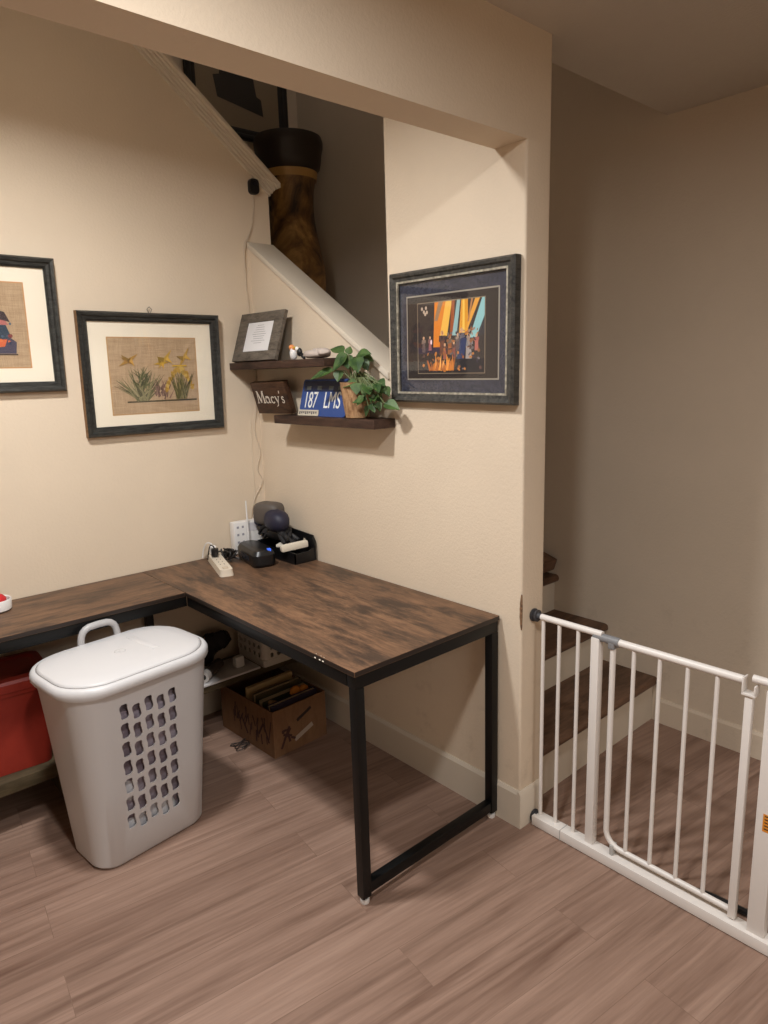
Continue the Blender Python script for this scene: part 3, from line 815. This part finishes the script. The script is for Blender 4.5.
# white adapter box / router
rt = root('router', 'white router box with dots and upright antenna behind the black charger', 'router', (-.118, -.020, DH))
rt.rotation_euler = (0, 0, math.radians(-4))
MB().box(-.09, .09, -.045, .0, .001, .148).build('housing', WHITEP, rt, local=True, bevel=.007)
for xx, zz in ((-.07, .125), (-.07, .09), (-.045, .125), (-.045, .09), (-.07, .055), (-.045, .055)): MB().box(xx - .005, xx + .005, -.0462, -.0448, zz - .005, zz + .005).build('port', flat((150, 148, 156), .5), rt, local=True)
MB().box(-.02, .08, -.0468, -.0448, .10, .138).build('label_panel', flat((206, 202, 206), .5), rt, local=True)
m = MB().tube([(-.028, -.06, .03), (-.028, -.062, .10), (-.026, -.055, .245)], [.005, .0045, .0032], 8); m.build('antenna', WHITEP, rt, local=True, smooth=True)
MB().box(-.033, -.023, -.062, -.040, .022, .044).build('antenna_hinge', WHITEP, rt, local=True)
# tangle of dark leads beside it
m = MB()
for i in range(7):
    P = [(-.285 + random.uniform(-.022, .022), -.125 + random.uniform(-.06, .05), DH + .006 + random.uniform(0, .05)) for _ in range(6)]
    m.tube(smooth_path(P), .0032, 6)
tag(m.build('cable_tangle', flat((30, 26, 24), .5), None, smooth=True), 'tangle of dark power leads between power strip and white router', 'cables')
# black charger with a blue light
cg = root('charger', 'black rounded charger box with blue light at the front of the tray', 'charger', (-.205, -.230, DH + .001), rz=math.radians(-12))
m = MB().loft([[(p[0], p[1], z_) for p in rrect(.102 - i_, .245 - i_, .03, 5)] for z_, i_ in ((0, .012), (.012, 0), (.052, 0), (.070, .018), (.074, .04))]); m.build('housing', BLACKP, cg, local=True, smooth=25)
MB().box(-.0525, -.0508, -.05, .06, .02, .042).build('front_window', flat((34, 38, 48), .2), cg, local=True)
m = MB().box(.016, .030, -.112, -.098, .064, .0765); o = m.build('indicator', None or flat((70, 110, 210), .4), cg, local=True)
em, nt, b = new_mat('blue_led'); b.inputs['Base Color'].default_value = lin((60, 100, 210)); b.inputs['Emission Color'].default_value = lin((70, 120, 255)); b.inputs['Emission Strength'].default_value = .6
o.data.materials[0] = em
# black tray with raised end panel
ty = root('desk_tray', 'black open desk tray with raised end wall against the shelf wall', 'tray', (-.10, -.25, DH))
ang2 = math.radians(0)
m = MB()
def pbox(x0, x1, y0, y1, z0, z1): m.box(x0, x1, y0, y1, z0, z1)
pbox(-.122, -.012, -.410, -.10, DH + .001, DH + .006)
pbox(-.122, -.117, -.410, -.10, DH + .006, DH + .050)
pbox(-.117, -.017, -.105, -.10, DH + .006, DH + .060)
m.build('tray_body', BLACKP, ty)
m = MB(); m.prism([(-.10, DH + .006), (-.10, DH + .10), (-.16, DH + .125), (-.40, DH + .112), (-.413, DH + .085), (-.413, DH + .006)], 0, -.017, -.012)
m.build('back_wall', BLACKP, ty)
m = MB(); m.prism([(-.122, DH + .006), (-.017, DH + .006), (-.017, DH + .060), (-.05, DH + .048), (-.122, DH + .046)], 1, -.410, -.405)
m.build('end_wall', BLACKP, ty)
m = MB().prism([(-.325, DH + .068), (-.341, DH + .066), (-.346, DH + .084), (-.332, DH + .090)], 0, -.0182, -.0172); m.build('hand_hole', flat((214, 200, 176), .7), ty)['label'] = 'pale hand hole'
# rolled papers in the tray
m = MB().bar((-.150, -.345, DH + .066), (-.028, -.372, DH + .074), .030, .030); tag(m.build('paper_roll', flat((216, 206, 188), .8), None, bevel=.008), 'cream folded paper lying across the front of the black tray', 'paper')
m = MB().bar((-.112, -.265, DH + .064), (-.075, -.318, DH + .066), .045, .012); tag(m.build('paper_slip', flat((206, 200, 188), .8), None, bevel=.002), 'smaller cream paper behind the folded one in the tray', 'paper')
# headset piled on the tray
hs = root('headset', 'dark navy and grey headset piled on top of the black tray', 'headset', (-.10, -.22, DH + .09))
R = Matrix.Rotation(math.radians(20), 3, 'Z')
m = MB().blob((-.085, -.165, DH + .190), (.045, .070, .052), rot=R, power=.5); m.build('visor', flat((84, 76, 70), .6), hs, smooth=60)
m = MB().blob((-.095, -.240, DH + .168), (.050, .080, .050), rot=Matrix.Rotation(math.radians(-10), 3, 'Z'), power=.85); m.build('padding', flat((30, 30, 50), .55), hs, smooth=60)
m = MB().blob((-.098, -.100, DH + .172), (.026, .022, .050), power=.7); m.build('side_pad', flat((46, 46, 78), .6), hs, smooth=60)
m = MB().blob((-.080, -.205, DH + .112), (.036, .10, .036), jit=.08, power=.8)
for k in range(9):
    P = []
    for i in range(7):
        t = i / 6; P.append((-.078 + .034 * math.sin(k * 1.7 + t * 4), -.115 - .215 * t + .015 * math.cos(k + t * 5), DH + .088 + .045 * math.sin(PI * t) + .014 * math.sin(k * 2.1 + i)))
    m.tube(smooth_path(P), .009, 7)
m.build('strap', flat((24, 23, 26), .6), hs, smooth=True)
# white dish at the far left
ds = root('dish', 'white round dish with red contents at the left end of the desk', 'dish', (-1.212, -.10, DH))
MB().lathe([(.048, .001), (.054, .006), (.056, .040), (.054, .043), (.050, .040), (.046, .012)], (-1.212, -.10, DH), 28).build('bowl', WHITEP, ds, smooth=True)
m = MB().blob((-1.207, -.10, DH + .036), (.036, .036, .026), jit=.05); m.build('filling', flat((188, 34, 40), .5), ds, smooth=60)

# ------------------------------------------------------------------ laundry hamper
hp = root('laundry_hamper', 'white plastic laundry hamper with lid and pierced front', 'laundry hamper', (-.964, -.617, 0), rz=math.radians(6.5))
def hring(z, w, d, r, bulge=0.0, off=0.0):
    P = rrect(w, d, r, 7)
    return [(x, y + off, z) for x, y, _ in P]
HZ = .620
outer = [(0.0, .378, .222, .06), (.012, .400, .242, .07), (.28, .434, .294, .08), (.55, .470, .346, .09), (.585, .478, .352, .095), (HZ, .494, .366, .11)]
body = MB()
rings = [hring(z, w, d, r) for z, w, d, r in outer] + [hring(z, w - .008, d - .008, r - .004) for z, w, d, r in outer[::-1]]
rings[-1] = hring(.006, .368, .212, .056); rings[-2] = hring(.014, .390, .232, .066)
body.loft(rings, None)
bo = body.build('basket', HAMP, hp, local=True, smooth=40)
# pierced wave-shaped slots, cut straight through the front wall
cut = MB()
colsx = [-.093, -.0525, -.0115, .0295, .070]
offs = [0.0, -.014, -.003, -.016, -.008]
for ci, cx_ in enumerate(colsx):
    for ri in range(7):
        zc = .545 - ri * .066 + offs[ci]; hw, hh = .0130, .0255
        x_ = cx_ - (.35 - zc) * .10 * cx_
        pts = []
        N_ = 8
        for i in range(N_ + 1):
            t = i / N_; pts.append((x_ - hw + .0022 * math.sin(2 * PI * t) + (.005 if i in (0, N_) else 0), zc - hh + 2 * hh * t))
        for i in range(N_ + 1):
            t = 1 - i / N_; pts.append((x_ + hw + .0022 * math.sin(2 * PI * t) - (.005 if i in (0, N_) else 0), zc - hh + 2 * hh * t))
        cut.prism(pts, 1, -.30, -.05)
co = cut.build('cutter', None, None)
co.parent = hp
md = bo.modifiers.new('b', 'BOOLEAN'); md.operation = 'DIFFERENCE'; md.object = co; md.solver = 'EXACT'
bpy.context.view_layer.update()
dg = bpy.context.evaluated_depsgraph_get()
me2 = bpy.data.meshes.new_from_object(bo.evaluated_get(dg))
bo.modifiers.clear(); bo.data = me2
bpy.data.objects.remove(co)
for p in me2.polygons: p.use_smooth = True
me2.set_sharp_from_angle(angle=math.radians(35))
# rolled rim and lid
m = MB()
m.loft([hring(z, w, d, r) for z, w, d, r in ((.618, .498, .370, .11), (.620, .518, .390, .13), (.628, .528, .400, .14), (.642, .528, .400, .14), (.652, .518, .392, .136), (.656, .504, .378, .13), (.656, .44, .32, .11))])
m.build('rim', HAMP, hp, local=True, smooth=50)
m = MB()
lid = [(.6562, .488, .360, .128), (.661, .484, .356, .126), (.6635, .472, .344, .12), (.667, .38, .26, .09), (.6695, .20, .12, .05), (.670, .08, .05, .02)]
m.loft([hring(z, w, d, r) for z, w, d, r in lid]); m.build('lid', HAMP, hp, local=True, smooth=50)
g = MB(); g.loft([hring(.6566, .494, .366, .130), hring(.6566, .487, .359, .127)], None, False, False); g.build('lid_seam', flat((120, 116, 114), .7), hp, local=True)['label'] = 'dark seam around the lid'
m = MB().tube([(.018 * math.cos(t) - .005, .016 * math.sin(t) + .0, .6702) for t in [2 * PI * i / 24 for i in range(24)]], .0012, 5, closed=True)
m.box(-.012, -.004, -.004, .0, .6695, .671, None); m.build('emblem', flat((188, 184, 182), .5), hp, local=True)
MB().prism([(.075, -.07), (.100, -.07), (.095, .10), (.070, .10)], 2, .662, .6705).build('raised_step', HAMP, hp, local=True, bevel=.002)
hh = MB(); P = []
for i in range(13):
    t = PI * i / 12; P.append((.014 - .066 * math.copysign(abs(math.cos(t)) ** .55, math.cos(t)),   .186 - .004, .638 + .078 * max(0, math.sin(t)) ** .6))
hh.tube(P, .0120, 10); hh.build('handle', flat((170, 168, 168), .4), hp, local=True, smooth=True)
# laundry inside
ld = root('laundry', 'grey and lilac clothes seen through the slots of the white hamper', 'clothes', (-.957, -.617, .02), rz=math.radians(6.5))
m = MB()
rr = [[(p[0] * random.uniform(.97, 1.0), p[1] * random.uniform(.97, 1.0), z_) for p in rrect(w_, d_, .06, 6)] for z_, w_, d_ in ((.0, .32, .185), (.10, .345, .215), (.2, .36, .24), (.3, .375, .262), (.40, .39, .285), (.52, .40, .30), (.56, .2, .15))]
m.loft(rr, CLOTH); m.build('dark_clothes', CLOTH, ld, local=True, smooth=70)
m = MB()
for x_, y_, z_ in ((-.09, -.098, .09), (-.05, -.098, .10), (.0, -.099, .12), (.04, -.098, .10), (-.09, -.112, .24)): m.blob((x_, y_, z_), (.04, .018, .05), jit=.1)
m.build('pale_clothes', CLOTH2, ld, local=True, smooth=70)

# ------------------------------------------------------------------ under the desk
# low bench with the red tote
bn = root('low_bench', 'low olive brown wooden bench under the left desk wing carrying the red tote', 'bench', (-1.5, -.18, 0))
MB().box(-2.05, -1.02, -.335, -.02, .158, .205).build('bench_top', OLIVE, bn, bevel=.003)
for xx in (-2.0, -1.10): MB().box(xx, xx + .05, -.29, -.06, 0, .158).build('leg', OLIVE, bn, bevel=.003)
tt = root('red_tote', 'red plastic storage tote on the low bench behind the white hamper', 'storage tote', (-1.40, -.17, .206), rz=math.radians(-4))
tw, td, th = .60, .26, .345
m = MB().loft([[(p[0], p[1], z_) for p in rrect(tw - i_, td - i_, .03, 5)] for z_, i_ in ((0, .05), (.20, .022), (th - .055, .012), (th - .055, 0), (th - .04, -.004))]); m.build('tub', REDP, tt, local=True, smooth=30)
m = MB().loft([[(p[0], p[1], z_) for p in rrect(tw + .012 - i_, td + .012 - i_, .034, 5)] for z_, i_ in ((th - .038, 0), (th - .01, 0), (th, .012), (th, .05), (th - .008, .065))]); m.build('lid', REDP, tt, local=True, smooth=30)
# storage board under the desk corner
sb = root('storage_board', 'brown low storage board under the desk corner behind the cardboard box', 'shelf', (-.45, -.15, 0))
MB().box(-.80, -.055, -.275, -.060, .240, .272).build('board', OLIVE, sb, bevel=.003)
for xx in (-.79, -.14): MB().box(xx, xx + .022, -.13, -.065, 0, .240).build('side_panel', OLIVE, sb)
m = MB().box(-.73, -.252, -.282, -.10, .2725, .281); tag(m.build('white_folder', flat((206, 202, 200), .6), None, bevel=.001), 'thin white folder lying on the board under the desk', 'folder')
# white pierced basket on the board
bk = root('plastic_basket', 'white plastic basket with round holes under the desk inner edge', 'basket', (-.16, -.17, .272))
BX0, BX1, BY0, BY1, BZ0, BZ1 = -.235, -.062, -.290, -.068, .2725, .48
def pierced(p0, p1, z0, z1, nx, nz, r, mat=None):
    """wall panel between two floor points with a grid of round holes left open"""
    mm = MB(); p0, p1 = Vector(p0), Vector(p1); d = p1 - p0
    for i in range(nx):
        for j in range(nz):
            c = ((i + .5) / nx, (j + .5) / nz); vs = []
            rx = r / d.length; rz_ = r / (z1 - z0); n = 16
            hole = [(c[0] + rx * math.cos(2 * PI * k / n), c[1] + rz_ * math.sin(2 * PI * k / n)) for k in range(n)]
            sq = []
            for k in range(n):
                ca, sa = math.cos(2 * PI * k / n), math.sin(2 * PI * k / n); q = max(abs(ca), abs(sa))
                sq.append((c[0] + ca / q * .5 / nx, c[1] + sa / q * .5 / nz))
            for u, w in hole + sq: vs.append((p0.x + d.x * u, p0.y + d.y * u, z0 + (z1 - z0) * w))
            mm.add(vs, [(k, (k + 1) % n, n + (k + 1) % n, n + k) for k in range(n)])
    return mm
def solidify(o, t):
    md = o.modifiers.new('s', 'SOLIDIFY'); md.thickness = t; md.offset = 0
WB = flat((204, 196, 186), .5)
sidesb = MB()
for (pa, pb, nx) in (((BX0 + .02, BY0, 0), (BX1, BY0, 0), 4), ((BX0, BY0 + .02, 0), (BX0, BY1, 0), 5), ((BX1, BY0, 0), (BX1, BY1, 0), 5), ((BX0, BY1, 0), (BX1, BY1, 0), 4)):
    q = pierced(pa, pb, BZ0 + .03, BZ1 - .03, nx, 4, .0115); sidesb.add(q.v, q.f)
o = sidesb.build('pierced_wall', WB, bk); solidify(o, .003)
m = MB()
m.loft([[(p[0] + (BX0 + BX1) / 2, p[1] + (BY0 + BY1) / 2, z_) for p in rrect(BX1 - BX0 + .006, BY1 - BY0 + .006, .012, 4)] for z_ in (BZ0, BZ0 + .03)])
m.build('base', WB, bk)
m = MB()
for x0, x1, y0, y1 in ((BX0 - .006, BX1 + .006, BY0 - .006, BY0 + .006), (BX0 - .006, BX1 + .006, BY1 - .006, BY1 + .006), (BX0 - .006, BX0 + .006, BY0, BY1), (BX1 - .006, BX1 + .006, BY0, BY1)): m.box(x0, x1, y0, y1, BZ1 - .03, BZ1)
m.build('rim', WB, bk)
m = MB().lathe([(.024, BZ0 + .01), (.024, BZ1 - .01)], (BX0 + .022, BY0 + .022, 0), 16); m.build('corner_post', WB, bk, smooth=True)
# flashlight-like white roll and small things on the board
tr = root('white_tube', 'white ended dark roll lying on the board right of the hamper', 'roll', (-.44, -.2, .28))
m = MB().tube([(-.500, -.245, .306), (-.39, -.163, .306)], .022, 16); m.build('wrap', flat((70, 62, 56), .7), tr, smooth=40)
m = MB().tube([(-.512, -.254, .306), (-.488, -.236, .306)], .0245, 16); m.build('white_end', flat((220, 216, 212), .5), tr, smooth=40)
m = MB().tube([(-.5135, -.2551, .306), (-.5122, -.2541, .306)], .012, 12); m.build('opening', BLACKP, tr)
m = MB().box(-.345, -.30, -.235, -.20, .2815, .335); tag(m.build('pill_bottle', flat((206, 204, 200), .5), None, bevel=.012), 'small pale bottle on the white folder beside the pierced basket', 'bottle')
m = MB()
for i in range(8): m.blob((-.36 + random.uniform(-.06, .05), -.085 + random.uniform(-.01, .02), .322 + random.uniform(0, .055)), (.05, .022, .042), jit=.15)
tag(m.build('dark_bag', flat((34, 30, 30), .8), None, smooth=60), 'crumpled dark bag behind the white roll under the desk', 'bag')

# cardboard box
cb = root('cardboard_box', 'open cardboard box with black brush print under the desk', 'cardboard box', (-.375, -.560, 0), rz=math.radians(2.5))
bw, bd, bh, tk = .275, .40, .205, .005
m = MB(); m.box(0, bw, 0, tk, 0, bh); m.build('front_side', CARD, cb, local=True)
m = MB(); m.box(0, tk, tk, bd, 0, bh); m.build('left_side', CARD, cb, local=True)
m = MB(); m.box(bw - tk, bw, tk, bd, 0, bh); m.build('right_side', CARD, cb, local=True)
m = MB(); m.box(tk, bw - tk, bd - tk, bd, 0, bh); m.build('back_side', CARD, cb, local=True)
m = MB(); m.box(tk, bw - tk, tk, bd - tk, 0, tk); m.build('bottom', CARD, cb, local=True)
m = MB().prism([(-.0052 + .005, .06), (.0, .20), (-.05, .20)], 2, 0, .004) if False else MB()
PRB = flat((44, 30, 24), .8)
m = MB(); m.bar((.12, -.0006, .126), (.195, -.0006, .160), .0012, .013, (0, 0, 1)); m.build('hand_slot', PRB, cb, local=True)
m = MB()
m.bar((.105, -.0006, .045), (.20, -.0006, .082), .0012, .020, (0, 0, 1)); m.build('tape', flat((166, 148, 130), .6), cb, local=True)
m = MB()
for i in range(9): m.bar((.03 + random.uniform(0, .07), -.0006 - .0001 * i, .03 + random.uniform(0, .08)), (.04 + random.uniform(0, .07), -.0006 - .0001 * i, .05 + random.uniform(0, .07)), .0008, .010, (0, 0, 1))
m.build('corner_print', flat((62, 34, 26), .8), cb, local=True)
m = MB()
for i in range(26):                                   # brush strokes printed on the long side
    y_ = random.uniform(.03, .30); z_ = random.uniform(.03, .12); a_ = random.uniform(-.6, .6); l_ = random.uniform(.03, .09)
    A = Vector((-.0006 - .00005 * i, y_, z_)); B = A + Vector((0, math.sin(a_) * l_, math.cos(a_) * l_))
    m.bar(A, B, .0008, random.uniform(.004, .010), Vector((1, 0, 0)).cross(B - A).normalized())
m.build('brush_print', flat((62, 34, 26), .8), cb, local=True)
# contents: books and a board standing in the box
def inbox(x0, x1, y0, y1, z0, z1, tilt, mat, name, label, cat, edge=None, group=None):
    M = cb.matrix_basis @ Matrix.Translation(((x0 + x1) / 2, (y0 + y1) / 2, z0)) @ Matrix.Rotation(tilt, 4, 'X')
    r = root(name, label, cat, (0, 0, 0), group=group); r.matrix_basis = M
    w, t, h = x1 - x0, y1 - y0, z1 - z0
    if cat == 'book':
        mm = MB(); mm.box(-w / 2, w / 2, -t / 2, -t / 2 + .003, 0, h); mm.box(-w / 2, w / 2, t / 2 - .003, t / 2, 0, h); mm.box(w / 2 - .003, w / 2, -t / 2, t / 2, 0, h); mm.build('cover', mat, r, local=True)
        MB().box(-w / 2 + .004, w / 2 - .004, -t / 2 + .003, t / 2 - .003, .003, h - .004).build('pages', flat((196, 178, 146), .9), r, local=True)
    else: MB().box(-w / 2, w / 2, -t / 2, t / 2, 0, h).build('board', mat, r, local=True, bevel=.002)
    return r
cb_m = cb.matrix_basis
cb.matrix_basis = Matrix.Translation((-.375, -.560, 0)) @ Matrix.Rotation(math.radians(2.5), 4, 'Z')
NB = 'books standing in the cardboard box'
inbox(.015, .255, .030, .055, .008, .215, 0, flat((54, 44, 60), .6), 'book', 'dark framed book standing at the front of the cardboard box', 'book', group=NB)
inbox(.02, .26, .105, .140, .008, .212, .05, flat((60, 66, 50), .6), 'book', 'dark green book standing in the middle of the cardboard box', 'book', group=NB)
inbox(.02, .26, .155, .180, .008, .225, .05, flat((84, 74, 48), .6), 'book', 'olive book just before the pale board in the cardboard box', 'book', group=NB)
inbox(.02, .255, .215, .235, .008, .238, .05, flat((176, 150, 108), .7), 'wooden_board', 'pale wooden board sticking up at the back of the cardboard box', 'board')
M = cb.matrix_basis
m = MB()
for i in range(6): m.blob(M @ Vector((.20 + random.uniform(-.035, .035), .085 + random.uniform(-.012, .004), .180 + random.uniform(-.01, .035))), (.026, .014, .022), jit=.12)
tag(m.build('orange_cloth', flat((196, 122, 36), .8), None, smooth=60), 'crumpled orange cloth in the right of the cardboard box', 'cloth')
m = MB()
for i in range(5): m.blob(M @ Vector((.06 + random.uniform(-.02, .03), .088 + random.uniform(-.006, .004), .185 + random.uniform(-.01, .02))), (.012, .010, .012), jit=.1)
tag(m.build('shell_pieces', flat((170, 140, 104), .8), None, smooth=60), 'small tan lumps in the front left of the cardboard box', 'ornament')
# loose wire on the floor
P = [(-.424 + .035 * math.sin(i * 1.9) + random.uniform(-.01, .01), -.375 - .03 * math.cos(i * 1.3) + random.uniform(-.01, .01), .004 + (i % 3) * .005) for i in range(16)]
tag(MB().tube(smooth_path(P), .0018, 6).build('loose_wire', flat((46, 36, 32), .5), None, smooth=True), 'small tangle of dark wire on the floor left of the cardboard box', 'wire')

# ------------------------------------------------------------------ safety gate
GX = .061
gt = root('safety_gate', 'white metal pressure fit baby gate between column and hall', 'gate', (GX, -1.95, 0))
YR = -2.62
m = MB().box(GX - .027, GX + .017, YR, -1.540, .003, .038); m.build('floor_rail', GATE, gt, bevel=.003)
m = MB().box(GX - .0275, GX + .0175, -1.655, -1.652, .0025, .0385); m.build('joint', LGREY, gt)
# extension panel by the column
m = MB().tube([(GX, -1.548, .752), (GX, -1.770, .752)], .0105, 12); m.build('top_rail', GATE, gt, smooth=40)
for y_ in (-1.556, -1.617, -1.686): MB().tube([(GX, y_, .037), (GX, y_, .745)], .0062, 10).build('bar', GATE, gt, smooth=40)
def post(y0, y1, x0=-.014, x1=.014, z1=.735): return MB().box(GX + x0, GX + x1, y0, y1, .037, z1).build('post', GATE, gt, bevel=.003)
post(-1.766, -1.738, z1=.74)
# door leaf
dr = MB()
P = [(GX, -1.806, .735), (GX, -1.806, .4), (GX, -1.806, .112)] + [(GX, -1.806 -   .05 * (1 - math.cos(t)), .112 - .05 * math.sin(t)) for t in [PI / 2 * i / 8 for i in range(1, 9)]] + [(GX, -2.0, .062), (GX, -2.196, .062)]
dr.tube(P, .0088, 12)
lf = dr.build('door_frame', GATE, gt, smooth=40)
m = MB().tube([(GX, -1.815, .741), (GX, -2.177, .741)], .0115, 12); m.build('door_top_rail', GATE, lf, smooth=40)
for y_ in (-1.873, -1.952, -2.032, -2.112): MB().tube([(GX, y_, .064), (GX, y_, .738)], .0062, 10).build('bar', GATE, lf, smooth=40)
MB().box(GX - .010, GX + .010, -2.205, -2.185, .042, .705).build('door_stile', GATE, lf, bevel=.003)
m = MB().box(GX - .015, GX + .015, -2.212, -2.178, .705, .711); m.box(GX - .015, GX + .015, -2.182, -2.178, .711, .752); m.box(GX - .015, GX + .015, -2.212, -2.208, .711, .736); m.build('latch_cup', GATE, gt, bevel=.001)
post(-2.282, -2.238, -.016, .016)
post(YR, YR + .03)
m = MB().tube([(GX, -2.200, .752), (GX, YR, .752)], .0105, 12); m.build('top_rail', GATE, gt, smooth=40)
for y_ in (-2.36, -2.43, -2.50, -2.57): MB().tube([(GX, y_, .037), (GX, y_, .745)], .0062, 10).build('bar', GATE, gt, smooth=40)
m = MB().box(GX - .0166, GX - .0158, -2.280, -2.256, .350, .400); m.build('warning_label', flat((216, 138, 40), .6), gt)['label'] = 'orange warning label'
m = MB()
for i in range(5): m.box(GX - .0170, GX - .0164, -2.276, -2.260, .357 + i * .009, .360 + i * .009)
m.build('label_marks', flat((60, 46, 36), .7), gt)
# grey hinge block and wall cups
m = MB().tube([(GX, -1.742, .742), (GX, -1.79, .742), (GX, -1.826, .741)], [.012, .0135, .0145], 12); m.build('hinge', GREYP, gt, smooth=40)
m = MB().box(GX - .013, GX + .013, -1.815, -1.795, .718, .74); m.build('hinge_clamp', GREYP, gt, bevel=.003)
def cup(z):
    o = MB(); o.v = []
    prof = [(.021, 0), (.022, .005), (.016, .008), (.0165, .012), (.020, .013), (.020, .019), (.012, .021), (.010, .034)]
    mm = MB().lathe(prof, (0, 0, 0), 18)
    mm.v = [(GX + p[0], -L - (BT if z < .1 else 0) - .0008 - p[2], z + p[1]) for p in mm.v]
    return mm
c1 = cup(.752).build('wall_cup', RUBBER, gt, smooth=35)
c2 = cup(.022).build('wall_cup', RUBBER, gt, smooth=35)
m = MB().box(GX - .014, GX + .014, -1.838, -1.826, .037, .072); m.build('door_pin', LGREY, gt, bevel=.003)
# black cable beyond the gate
P = [(.10, -2.02, .012), (.13, -2.10, .012), (.135, -2.17, .014), (.15, -2.24, .014), (.22, -2.34, .014), (.30, -2.52, .012)]
tag(MB().tube(smooth_path(P), .0105, 8).build('black_cable', BLACKP, None, smooth=True), 'thick black cable on the hall floor behind the gate', 'cable')

# ------------------------------------------------------------------ stairwell landing: tall vase and picture
vs_ = root('floor_vase', 'tall dark bronze urn vase standing in the stairwell behind the sloping walls', 'vase', (.70, .66, 1.105))
VB = 1.105; s_ = 1.0
prof = [(.10, 0), (.12, .02), (.11, .06), (.105, .25), (.12, .45), (.145, .66), (.165, .80), (.178, .92), (.178, 1.02), (.162, 1.12), (.142, 1.22), (.130, 1.30), (.126, 1.38), (.132, 1.46), (.150, 1.54), (.158, 1.57)]
MB().lathe(prof, (.70, .66, VB), 40).build('body', VASE, vs_, smooth=True)
MB().lathe([(.155, 1.555), (.172, 1.575), (.180, 1.61), (.184, 1.65), (.192, 1.68), (.194, 1.71), (.186, 1.735), (.165, 1.74), (.15, 1.70)], (.70, .66, VB), 40).build('rim', flat((46, 36, 28), .5), vs_, smooth=True)
MB().lathe([(.1505, 1.512), (.1535, 1.53), (.1565, 1.553)], (.70, .66, VB), 40, cap=False).build('gold_band', flat((190, 148, 84), .5), vs_, smooth=True)['label'] = 'gold band under the rim'
pk = framed('framed_picture', 'dim framed picture of dark shape high on the stairwell back wall', .66, .60, .06, (.60, .997, 3.20), (0, 0, 0), flat((150, 132, 108), .9), flat((24, 20, 18), .5), None, .03)
a = Art(-.0112)
a.poly([(-.14, -.10), (.16, -.15), (.15, -.06), (.12, -.05), (.10, .06), (.0, .08), (-.10, .10), (-.12, .02), (-.16, .01)], (30, 24, 20))
a.build(pk)

# ------------------------------------------------------------------ light
def area(name, loc, size, power, col, rot=(0, 0, 0), spread=180):
    l = bpy.data.lights.new(name, 'AREA'); l.shape = 'DISK'; l.size = size; l.energy = power; l.color = col
    l.spread = math.radians(spread)
    o = bpy.data.objects.new(name, l); COL.objects.link(o); o.location = loc; o.rotation_euler = rot
    return o
area('lamp_alcove', (-1.22, -1.06, 2.56), .16, 34, (.985, .985, .98), spread=170)
def point(name, loc, r, power, col):
    l = bpy.data.lights.new(name, 'POINT'); l.shadow_soft_size = r; l.energy = power; l.color = col
    o = bpy.data.objects.new(name, l); COL.objects.link(o); o.location = loc
area('lamp_room', (-1.33, -2.22, 2.42), .16, 24, (.985, .985, .98))
area('fill_front', (-1.0, -4.3, 2.40), 1.0, 37, (.985, .985, .98))  # added soft fill evening out beam, column and hall; no known fixture
area('fill_upstairs', (.5, .3, 4.3), .5, 1.6, (1, .95, .88))  # weak unseen fill, added to lift the dark stairwell
w = bpy.data.worlds.new('w'); S.world = w; w.use_nodes = True
w.node_tree.nodes['Background'].inputs[0].default_value = (.9, .8, .7, 1)
w.node_tree.nodes['Background'].inputs[1].default_value = .02

# ------------------------------------------------------------------ camera
f = 691.165; yaw, pitch, roll = .72173, -.20032, -.0297
cy, sy, cp, sp = math.cos(yaw), math.sin(yaw), math.cos(pitch), math.sin(pitch)
fw = Vector((sy * cp, cy * cp, sp)); r0 = Vector((cy, -sy, 0)); u0 = r0.cross(fw)
r1 = math.cos(roll) * r0 + math.sin(roll) * u0; u1 = -math.sin(roll) * r0 + math.cos(roll) * u0
cam = bpy.data.cameras.new('camera'); cam.sensor_width = 36; cam.lens = f / 1024 * 36; cam.clip_start = .05
co = bpy.data.objects.new('camera', cam); COL.objects.link(co)
Mx = Matrix((r1, u1, -fw)).transposed().to_4x4(); Mx.translation = Vector((-1.72532, -2.81732, 1.54863))
co.matrix_world = Mx
S.camera = co
S.view_settings.view_transform = 'Standard'; S.view_settings.look = 'None'
S.view_settings.gamma = 1; S.view_settings.use_curve_mapping = False
S.view_settings.exposure = 0.0
